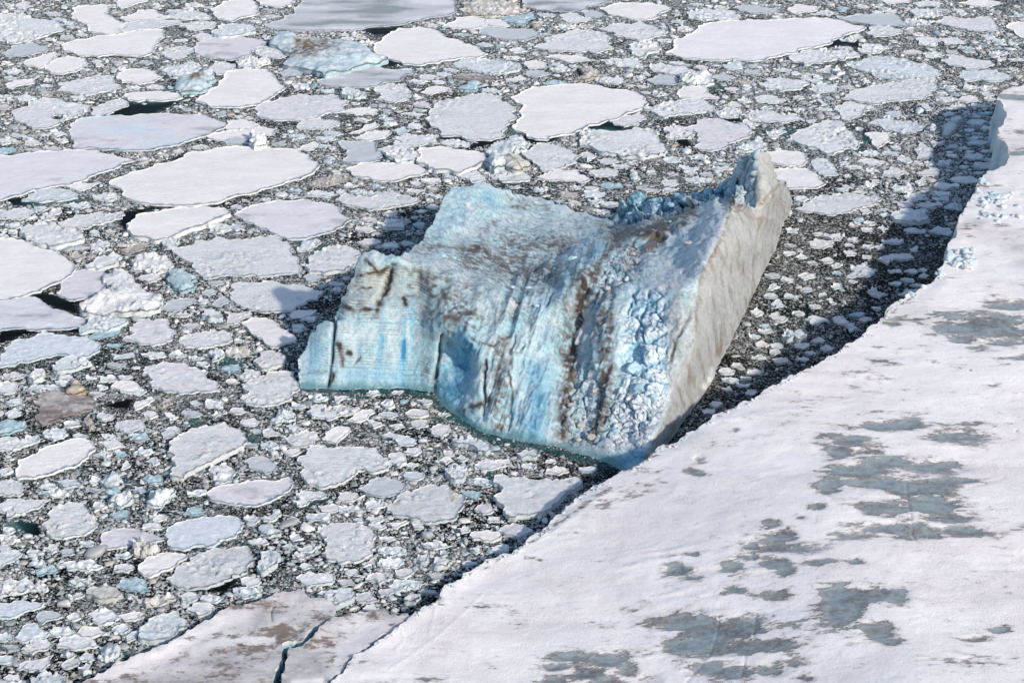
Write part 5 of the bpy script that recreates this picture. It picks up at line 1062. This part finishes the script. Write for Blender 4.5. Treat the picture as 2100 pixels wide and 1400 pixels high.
LOOK = {  # colour, speckle colour, block amplitude, lump amplitude, block size, words
 's': ((.85,.82,.79), 0, .22, 3.0, 'smooth white'), 'S': ((.84,.815,.805), .12, .35, 3.0, 'streaky white'), 'b': ((.86,.845,.83), .5, .3, 1.9, 'lumpy white'), 'B': ((.87,.87,.86), .4, .3, 3.0, 'lumpy white'),
 'r': ((.88,.88,.87), .95, .55, 2.6, 'jagged white'), 'w': ((.78,.83,.84), .8, .5, 2.2, 'pale blue-white'), 'u': ((.42,.62,.68), .45, .3, 2.4, 'light blue'), 'g': ((.56,.59,.61), .15, .12, 2.4, 'flat grey'),
 'm': ((.56,.57,.59), .05, .12, 3, 'grey streaked'), 'M': ((.66,.66,.69), .03, .12, 3, 'grey blotched'), 'k': ((.71,.69,.71), .08, .2, 3, 'greyish pink'), 'K': ((.76,.74,.76), .06, .2, 3, 'stained white'), 'p': ((.73,.70,.71), .25, .2, 2, 'pinkish grainy'),
 'v': ((.68,.72,.75), .2, .2, 2, 'bluish grey'), 'd': ((.34,.27,.24), .35, .3, 2.2, 'dirty brown'), 't': ((.50,.45,.39), .9, .5, 1.8, 'tan'), 'T': ((.72,.68,.62), 1.1, .6, 2.6, 'tan and white'), 'D': ((.52,.66,.71), .5, .9, 5, 'blue ice'),
 'Y': ((.76,.765,.76), .6, .3, 2, 'speckled white'), 'o': ((.72,.78,.80), .8, .6, 5, 'blocky white'), 'q': ((.64,.62,.54), .5, .6, 6, 'cream'), 'y': ((.50,.38,.24), .7, .5, 4, 'tan'), 'x': ((.74,.72,.66), 2.0, .6, 2.6, 'cream')}
def parse():
    out = []; ox = oy = 0; sc = 1
    for ln in FLOES.strip().split('\n'):
        if ln[0] == '@': ox, oy, sc = map(float, ln[1:].split()); continue
        a, nm, pts = ln.split('|'); t, h = a.split(); P = [(float(p.split(',')[0]) / sc + ox, float(p.split(',')[1]) / sc + oy) for p in pts.split()]
        out.append([t, float(h), None if nm == '-' else nm, P])
    return out
fl = parse()

# occupancy of the picture plane, one cell = 2 photograph pixels, margin 60 px
MS, MG = 2.0, 80.0; MW, MH = int((2100 + 2 * MG) / MS), int((1400 + 2 * MG) / MS)
gx, gy = np.meshgrid((np.arange(MW) + .5) * MS - MG, (np.arange(MH) + .5) * MS - MG)
OCC = np.zeros((MH, MW), bool); WATER = np.zeros((MH, MW), bool)
def mark(M, P, pad=0):
    P = np.array(P); x0, y0 = ((P.min(0) + MG - 4) / MS).astype(int); x1, y1 = ((P.max(0) + MG + 4) / MS).astype(int) + 1
    x0, y0 = max(x0, 0), max(y0, 0); x1, y1 = min(x1, MW), min(y1, MH)
    if x1 > x0 and y1 > y0: M[y0:y1, x0:x1] |= inpoly(gx[y0:y1, x0:x1], gy[y0:y1, x0:x1], P)
def base_poly(P, h):
    q = px_of(at(np.array(P)[:, 0], np.array(P)[:, 1], h) * np.array([1, 1, 0])); return q
for P in (BERG, TAB, SLAB_A, SLAB_B): mark(OCC, P)
# the sea hidden behind the sheet's near edge is still free water down to the sheet's foot; keep the brash clear of the sheet itself
for L in LEADS: mark(WATER, L)
for t, h, nm, P in fl: mark(OCC, P); mark(OCC, base_poly(P, h if h < 2.3 else .32 * h + .6))
# smaller floes the picture shows between the traced ones
rnd = random.Random(21)
def free(px, py, rx, ry, M=OCC):
    x0, x1 = int((px - rx + MG) / MS), int((px + rx + MG) / MS) + 1; y0, y1 = int((py - ry + MG) / MS), int((py + ry + MG) / MS) + 1
    if x0 < 0 or y0 < 0 or x1 > MW or y1 > MH: return False
    return not M[y0:y1, x0:x1].any() and not WATER[y0:y1, x0:x1].any()
NTR = len(fl); extra = []
for size in (11, 9, 7.5, 6.2, 5.4):
    for k in range(2600):
        px, py = rnd.uniform(5, 2095), rnd.uniform(8, 1392)
        s = FPX / np.linalg.norm(at(px, py) - np.array([0, 0, CH])); asp = math.sin(PITCH + math.atan((py - 700) / FPX))
        rx = size * rnd.uniform(.85, 1.3) * .5 * s; ry = size * rnd.uniform(.5, .9) * .5 * s * asp * 1.15
        if fine_zone(np.array([px]), np.array([py]))[0] > 0 and size > 6.5: continue
        if not free(px, py, rx * .92, ry * .95): continue
        n = rnd.randint(4, 7); a0 = rnd.uniform(0, 6.28)
        P = [(px + rx * rnd.uniform(.75, 1.2) * math.cos(a0 + 6.283 * i / n), py + ry * rnd.uniform(.8, 1.12) * math.sin(a0 + 6.283 * i / n)) for i in range(n)]
        t = rnd.choices('sbrwugpvktT', [3, 7, 7, 6, 1.5, 2, 1.5, 2, 1, .5, .6])[0]
        extra.append([t, rnd.uniform(.7, 1.5), None, P]); mark(OCC, P)
NIND = 292
fl.sort(key=lambda f: -abs(sum(f[3][i - 1][0] * f[3][i][1] - f[3][i][0] * f[3][i - 1][1] for i in range(len(f[3])))) * (4 if f[2] else 1) * (3 if f[1] > 2.5 else 1))
extra_rest = fl[NIND:] + extra; fl = fl[:NIND]; extra_ind = []
print('traced floes', NTR, 'extra', len(extra), 'individual extra', len(extra_ind))
ALLF = fl + extra_ind

def floe_geom(t, h, P, seed):
    h = h * .55 if h < 2 else h * .85; col, ba, la, bs = LOOK[t][:4]; ba *= 1.7; bs *= .85; rnd = random.Random(seed)
    W = at(np.array(P)[:, 0], np.array(P)[:, 1], h if h < 2.3 else .32 * h + .6)[:, :2]
    ext = W.max(0) - W.min(0); size = math.sqrt(ext[0] * ext[1]); rough = ba > .3
    st = max(.9, min(2.2, size / 26)) if size < 60 else 2.4
    B = fract([tuple(p) for p in W], st * 1.25, .24 if rough else .17, rnd)
    sp = max(.55, min(.95 if rough else 1.7, size / (30 if rough else 22)))
    X, Y = np.meshgrid(np.arange(W[:, 0].min(), W[:, 0].max(), sp), np.arange(W[:, 1].min(), W[:, 1].max(), sp * 1.25))
    jr = np.random.default_rng(seed); X = (X + jr.uniform(-.35, .35, X.shape) * sp).ravel(); Y = (Y + jr.uniform(-.35, .35, Y.shape) * sp).ravel()
    ins = inpoly(X, Y, B); X, Y = X[ins], Y[ins]
    if len(X):
        d = seg_dist(X, Y, B, True)[0]; k = d > sp * .45; X, Y, d = X[k], Y[k], d[k]
    else: d = np.zeros(0)
    nb = len(B); pts = [Vector((float(a), float(b))) for a, b in B] + [Vector((float(a), float(b))) for a, b in zip(X, Y)]
    v, e, f, ov, oe, of = delaunay_2d_cdt(pts, [], [list(range(nb))], 1, 1e-5)
    T = np.array([q for q in f if len(q) == 3], np.int32); xy = np.array([(p.x, p.y) for p in v])
    de = seg_dist(xy[:, 0], xy[:, 1], B, True)[0]; V = np.column_stack([xy, np.zeros(len(xy))]); S = V + seed * 7.77
    k1, e1 = blocks(S[:, 0] / bs, S[:, 1] / bs, seed); n1 = fbm(S / max(4, size / 5), 3, seed); n2 = fbm(S / 1.7, 3, seed + 1); rim = np.exp(-de / 2.6)
    tall = t in 'ouqyDx' or h > 2.3
    z = h + la * n1 + .12 * n2
    mk = .12 + .88 * sstep(-.1, .35, fbm(S / (size / 4 + 2), 3, seed + 5)); z += (k1 - .4) * ba * mk + mk * .16 * (ba > .3) * fbm(S / .8, 2, seed + 7)
    z += rim * .35 * n2            # raised crumbly rim
    if tall:
        r = np.clip(de / (.28 * size + .5), 0, 1); prof = .42 + .58 * np.sqrt(r) * (1 - .25 * r)
        sl = (xy[:, 0] - W[:, 0].mean()) / (ext[0] + 1) * .25
        z = h * prof * (1 + sl * .8) + (k1 - .4) * ba * .75 + la * 2.2 * n1 * (h / 6) + .35 * n2
        if t in 'rw': z *= .55 + .8 * np.clip(.5 + fbm(S / (size / 3.0), 3, seed), 0, 1.2)
        if t == 's': z = h * (.86 + .2 * n1) + rim * .3 * n2 + .12 * n2
        if t == 'D': z = h * prof * np.clip(.60 + .85 * ridged(S / (size / 2.0), 3, seed + 3), .25, 1.6) + (k1 - .4) * .6
    z = np.maximum(z, .15)
    V[:, 2] = z
    c = np.array(col)[None] * (1 + .05 * n1)[:, None] * np.ones((len(V), 3))
    def mx(c, b, m): m = np.clip(m, 0, 1)[:, None]; return c * (1 - m) + np.array(b)[None] * m
    if ba > .3: c = mx(c, (.50, .62, .66), (1 - e1) * .5 * (mk > .4) + .3 * sstep(.1, .5, -k1 + .45)); c = mx(c, (.83, .83, .84), sstep(.55, .9, k1) * .6)
    sv = fbm(S / np.array([size / 3, size / 9, 1]), 4, seed + 9)
    if t in 'mM': c = mx(c, (.25, .29, .30), sstep(.05, .4, sv) * .85); c = mx(c, (.78, .78, .80), sstep(.05, .45, -sv) * .8)
    if t in 'kK': c = mx(c, (.40, .41, .40), sstep(.22, .45, sv) * .7)
    if t == 'k' and size > 60: c = mx(c, (.62, .74, .80), sstep(.0, .35, -sv) * .6)
    if t == 'p': c = mx(c, (.45, .41, .38), sstep(.25, .5, n2) * .5)
    if t == 'd': c = mx(c, (.62, .58, .54), sstep(0, .4, sv) * .8); c = mx(c, (.12, .08, .06), sstep(.05, .4, -sv) * .6)
    if t in 'Y': c = mx(c, (.62, .52, .34), sstep(.35, .6, fbm(S / 2.4, 2, seed + 3)) * .7)
    if t in 'T': c = mx(c, (.42, .33, .24), sstep(.15, .45, fbm(S / 4, 3, seed + 3)) * .8)
    if t == 'q': c = mx(c, (.16, .14, .11), np.exp(-(np.abs((xy[:, 0] - W[:, 0].mean()) + (xy[:, 1] - W[:, 1].mean()) * .5 + .6 * n2) / .5) ** 2) * .9)
    if t in 'D':
        cx, cy = W.mean(0); cxx = xy[:, 0] - cx; r = np.hypot((cxx + .04 * size) / (.16 * ext[0]), (xy[:, 1] - cy - .05 * ext[1]) / (.2 * ext[1]))
        c = mx(c, (.80, .83, .84), .55 * sstep(-.2, .4, n1 + n2)); c = mx(c, (.20, .14, .085), sstep(1.7, .7, r + .9 * n2) * sstep(-.5, .1, fbm(S / 1.3, 3, seed + 4)) * 1.0)
    if t in 'u': c = mx(c, (.74, .80, .82), .5 * sstep(-.1, .5, n2))
    # the wet, bluish side wall down to the water
    E = np.concatenate([T[:, [0, 1]], T[:, [1, 2]], T[:, [2, 0]]]); n = len(V); key = E[:, 0].astype(np.int64) * n + E[:, 1]; rev = E[:, 1].astype(np.int64) * n + E[:, 0]
    be = E[~np.isin(key, rev)]; bi = np.unique(be); mp = np.full(n, -1); mp[bi] = np.arange(len(bi)); ctr = W.mean(0)
    rows, cr, F4, prev = [V], [c], [], bi
    side = np.array(col) * np.array([.70, .84, .87]) if t not in 'dty' else np.array(col) * .9
    for k, (zf, off) in enumerate(((.6, .03), (.25, .10), (0, .35))):
        nv = V[bi].copy(); dr = nv[:, :2] - ctr; dr /= np.linalg.norm(dr, axis=1, keepdims=True) + 1e-9
        nv[:, :2] += dr * (off + .18 * fbm(nv / 1.1 + k * 5, 2, seed + k))[:, None] * (1 if size > 6 else .5); nv[:, 2] = nv[:, 2] * zf if k < 2 else -.5
        rows.append(nv); cr.append(np.array(col)[None] * np.ones((len(bi), 1)) * .9 if k == 0 else side[None] * np.ones((len(bi), 1)))
        cur = n + k * len(bi) + np.arange(len(bi)); a, b = mp[be[:, 0]], mp[be[:, 1]]; F4.append(np.stack([prev[a], cur[a], cur[b], prev[b]], 1)); prev = cur
    return np.concatenate(rows), T, np.concatenate(F4), np.concatenate(cr), size
# fix of winding: the triangulation may run either way round
def orient(V, T, F4):
    a, b, c = V[T[:, 0]], V[T[:, 1]], V[T[:, 2]]
    if ((b - a)[:, 0] * (c - a)[:, 1] - (b - a)[:, 1] * (c - a)[:, 0]).sum() < 0: return T[:, ::-1], F4
    return T, F4[:, ::-1]
def name_cat(t, h):
    if t == 'D': return 'small_iceberg', 'small iceberg'
    if t in 'oqyx': return 'ice_boulder', 'ice boulder'
    if t == 't' and h > 3: return 'ice_heap', 'ice heap'
    return 'ice_floe', 'ice floe'
objs = []
for i, (t, h, nm, P) in enumerate(ALLF):
    V, T, F4, c, size = floe_geom(t, h, P, 300 + i); T, F4 = orient(V, T, F4)
    k, cat = name_cat(t, h); o = mesh_obj(k, V, [T, F4], M_SNOW if LOOK[t][1] <= .25 else M_ROUGH, None, c, smooth=(LOOK[t][1] <= .3))
    ctr = V.mean(0); reorigin(o, (float(ctr[0]), float(ctr[1]), 0.0)); objs.append((o, t, h, nm, np.array(P), size, cat))

# labels: each says look, size, and where it lies next to something one can find
LM = [(nm, P.mean(0)) for o, t, h, nm, P, s, c in objs if nm] + [('the huge tilted iceberg', None)]
NICE = [n for n, c in LM if c is not None]; CC_ = np.array([c for n, c in LM if c is not None])
def side_of(p, q):
    dx, dy = p[0] - q[0], (p[1] - q[1]) * 1.3
    if abs(dx) > 2.2 * abs(dy): return 'right of' if dx > 0 else 'left of'
    if abs(dy) > 2.2 * abs(dx): return 'below' if dy > 0 else 'above'
    return ('lower ' if dy > 0 else 'upper ') + ('right of' if dx > 0 else 'left of')
DESC = {'ice boulder': 'ice boulder', 'ice heap': 'ice heap', 'small iceberg': 'berg', 'ice floe': 'floe'}
used = set()
def size_word(P):
    w_ = np.ptp(P[:, 0]); return 'tiny' if w_ < 26 else 'small' if w_ < 48 else 'mid-sized' if w_ < 90 else 'large'
def shape_word(P):
    w_, h_ = np.ptp(P[:, 0]), np.ptp(P[:, 1]); return 'sliver-like' if w_ > 3.6 * h_ else 'long' if w_ > 2.6 * h_ else 'squat' if w_ < 1.5 * h_ else 'rounded' if len(P) > 6 else 'angular'
short = lambda s: s
for idx, (o, t, h, nm, P, size, cat) in enumerate(objs):
    if nm:
        base = nm.replace('the ', '', 1); lab = base if len(base.split()) >= 4 else base + ' afloat in the brash'
    else:
        c = P.mean(0); d = np.hypot(CC_[:, 0] - c[0], (CC_[:, 1] - c[1]) * 1.3); od = np.argsort(d); lab = None
        head = f"{size_word(P)} {shape_word(P)} {LOOK[t][4]} {DESC[cat]}"; head2 = f"{size_word(P)} {LOOK[t][4]} {DESC[cat]}"
        for hd in (head2, head):
            for j in od[:3]:
                L = f"{hd} {side_of(c, CC_[j])} {NICE[j]}"
                if len(L.split()) <= 16 and L not in used: lab = L; break
            if lab: break
        if not lab:
            for q in ('nearer', 'farther', 'lower', 'upper'):
                L = f"{q} {head2} {side_of(c, CC_[od[0]])} {NICE[od[0]]}"
                if L not in used and len(L.split()) <= 16: lab = L; break
        lab = lab or f"{head} at {int(c[0] / 21)} percent across and {int(c[1] / 14)} down"
    used.add(lab)
    o['label'] = lab; o['category'] = cat
    o['group'] = {'ice floe': 'floes of the broken sea ice', 'ice boulder': 'ice boulders among the floes', 'ice heap': 'ice heaps', 'small iceberg': 'small bergs'}[cat]

# ------------------------------------------------------------------ brash: countless pieces between the floes, one object
def brash():
    Vs, Fq, Ft, Cs, off = [], [], [], [], 0
    # (a) middling pieces that were left over above
    for i, (t, h, nm, P) in enumerate(extra_rest):
        V, T, F4, c, size = floe_geom(t, h, P, 900 + i); T, F4 = orient(V, T, F4)
        Vs.append(V); Ft.append(T + off); Fq.append(F4 + off); Cs.append(c); off += len(V)
    def scatter(n, rmin, rmax, pw, sides, stamp, seed, clearance):
        nonlocal off
        g = np.random.default_rng(seed)
        c0 = at(1050, -60)[1]; c1 = at(1050, 1450)[1]
        # even density over the water
        y = np.sqrt(g.uniform(0, 1, n) * (c0 ** 2 - c1 ** 2) + c1 ** 2); x = (g.uniform(-1, 1, n)) * y * .5
        p = px_of(np.stack([x, y, 0 * x], 1)); ok = (p[:, 0] > -60) & (p[:, 0] < 2160) & (p[:, 1] > -60) & (p[:, 1] < 1455); x, y, p = x[ok], y[ok], p[ok]
        u = g.uniform(0, 1, len(x)); r = rmin * (1 - u * (1 - (rmin / rmax) ** pw)) ** (-1 / pw)
        s = FPX / np.sqrt(x * x + y * y + CH * CH); asp = CH / np.sqrt(x * x + y * y + CH * CH); rx = r * s * clearance; ry = rx * asp
        fz = fine_zone(p[:, 0], p[:, 1]) > 0
        dens_ = fbm(np.stack([x, y, 0 * x], 1) / 26, 4, 501)
        keep = np.ones(len(x), bool)
        def look(px, py, M): return M[np.clip(((py + MG) / MS).astype(int), 0, MH - 1), np.clip(((px + MG) / MS).astype(int), 0, MW - 1)]
        for a, b in ((0, 0), (1, 0), (-1, 0), (0, 1), (0, -1)): keep &= ~look(p[:, 0] + a * rx, p[:, 1] + b * ry, OCC)
        keep &= ~look(p[:, 0], p[:, 1], WATER) & ~look(p[:, 0] + rx, p[:, 1], WATER) & ~look(p[:, 0] - rx, p[:, 1], WATER)
        keep &= ~(fz & (r > 1.25) & (g.uniform(0, 1, len(x)) > .3))
        keep &= dens_ * 2.3 + g.uniform(-.5, .8, len(x)) > (-.12 if rmax < 1 else -.2); keep &= ~(fz & (g.uniform(0, 1, len(x)) < np.where(r > .7, .55, .25)))
        tq = np.zeros(len(x))
        for cx, cy, ax, ay in POOLS: tq = np.maximum(tq, np.exp(-(((p[:, 0] - cx) / ax) ** 2 + ((p[:, 1] - cy) / ay) ** 2)))
        tq = np.maximum(tq, .85 * stroke(p[:, 0], p[:, 1], FOOT, 6)); keep &= g.uniform(0, 1, len(x)) > tq * .95
        x, y, r, p, rx, ry, fz, dens_ = (q[keep] for q in (x, y, r, p, rx, ry, fz, dens_))
        if stamp:
            od = np.argsort(-r); good = []
            for j in od:
                x0, x1 = int((p[j, 0] - rx[j] * .75 + MG) / MS), int((p[j, 0] + rx[j] * .75 + MG) / MS) + 1; y0, y1 = int((p[j, 1] - ry[j] * .75 + MG) / MS), int((p[j, 1] + ry[j] * .75 + MG) / MS) + 1
                blk = OCC2[max(y0, 0):y1, max(x0, 0):x1]
                if blk.size == 0 or blk.mean() > .3: continue
                blk[:] = True; good.append(j)
            x, y, r, fz, dens_ = x[good], y[good], r[good], fz[good], dens_[good]
        n = len(x); k = sides; an = g.uniform(0, 6.283, (n, 1)) + (np.arange(k)[None] + g.uniform(-.48, .48, (n, k))) * 6.283 / k
        el = g.uniform(.38, 1.0, (n, 1)); ro = g.uniform(0, 3.14, (n, 1)); rr = r[:, None] * g.uniform(.66, 1.18, (n, k))
        lx = rr * np.cos(an); ly = rr * np.sin(an) * el; X = lx * np.cos(ro) - ly * np.sin(ro); Y = lx * np.sin(ro) + ly * np.cos(ro)
        hh = (.08 + r * g.uniform(.06, .36, n)) * np.where(g.uniform(0, 1, n) < .12, 1.8, 1); tx, ty = g.normal(0, .10, n), g.normal(0, .10, n)
        lev = []
        for f, z0 in ((1.06, -.35), (1.0, .62), (.72 + 0 * r[:, None], 1.0)):
            Z = (hh[:, None] * z0 * g.uniform(.8, 1.15, (n, k)) + (tx[:, None] * X + ty[:, None] * Y) * (1 if z0 > 0 else 0)); lev.append(np.stack([x[:, None] + X * f, y[:, None] + Y * f, np.maximum(Z, -.3) + .02], -1))
        V = np.stack(lev, 1).reshape(n, 3 * k, 3)
        b = off + np.arange(n)[:, None] * 3 * k; i0 = np.arange(k); i1 = (i0 + 1) % k
        for l in (0, 1): Fq.append(np.stack([b + l * k + i0, b + l * k + i1, b + (l + 1) * k + i1, b + (l + 1) * k + i0], -1).reshape(-1, 4))
        TOP.append((b + 2 * k + i0).reshape(n, k))
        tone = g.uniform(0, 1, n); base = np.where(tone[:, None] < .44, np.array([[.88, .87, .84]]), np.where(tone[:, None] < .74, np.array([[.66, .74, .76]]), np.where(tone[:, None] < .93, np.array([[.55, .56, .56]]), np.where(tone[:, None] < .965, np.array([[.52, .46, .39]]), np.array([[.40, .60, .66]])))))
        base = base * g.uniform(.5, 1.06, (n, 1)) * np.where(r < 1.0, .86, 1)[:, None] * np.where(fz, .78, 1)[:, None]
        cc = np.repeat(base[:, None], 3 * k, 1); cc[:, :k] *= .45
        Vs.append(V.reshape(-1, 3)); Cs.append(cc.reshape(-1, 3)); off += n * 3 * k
        print('brash', n)
    global OCC2; OCC2 = OCC.copy(); TOP = []
    scatter(26000, 1.5, 4.2, 2.0, 6, True, 61, 1.0)
    scatter(110000, .7, 1.6, 1.6, 5, True, 62, .4)
    scatter(330000, .28, .8, 1.2, 5, False, 63, .3)
    faces = [np.concatenate(Fq)] + ([np.concatenate(Ft)] if Ft else []) + TOP
    o = mesh_obj('brash_ice', np.concatenate(Vs), faces, M_BRASH, None, np.concatenate(Cs)); tag(o, 'countless small broken pieces of ice packed between the floes', 'brash ice', kind='stuff')
brash()
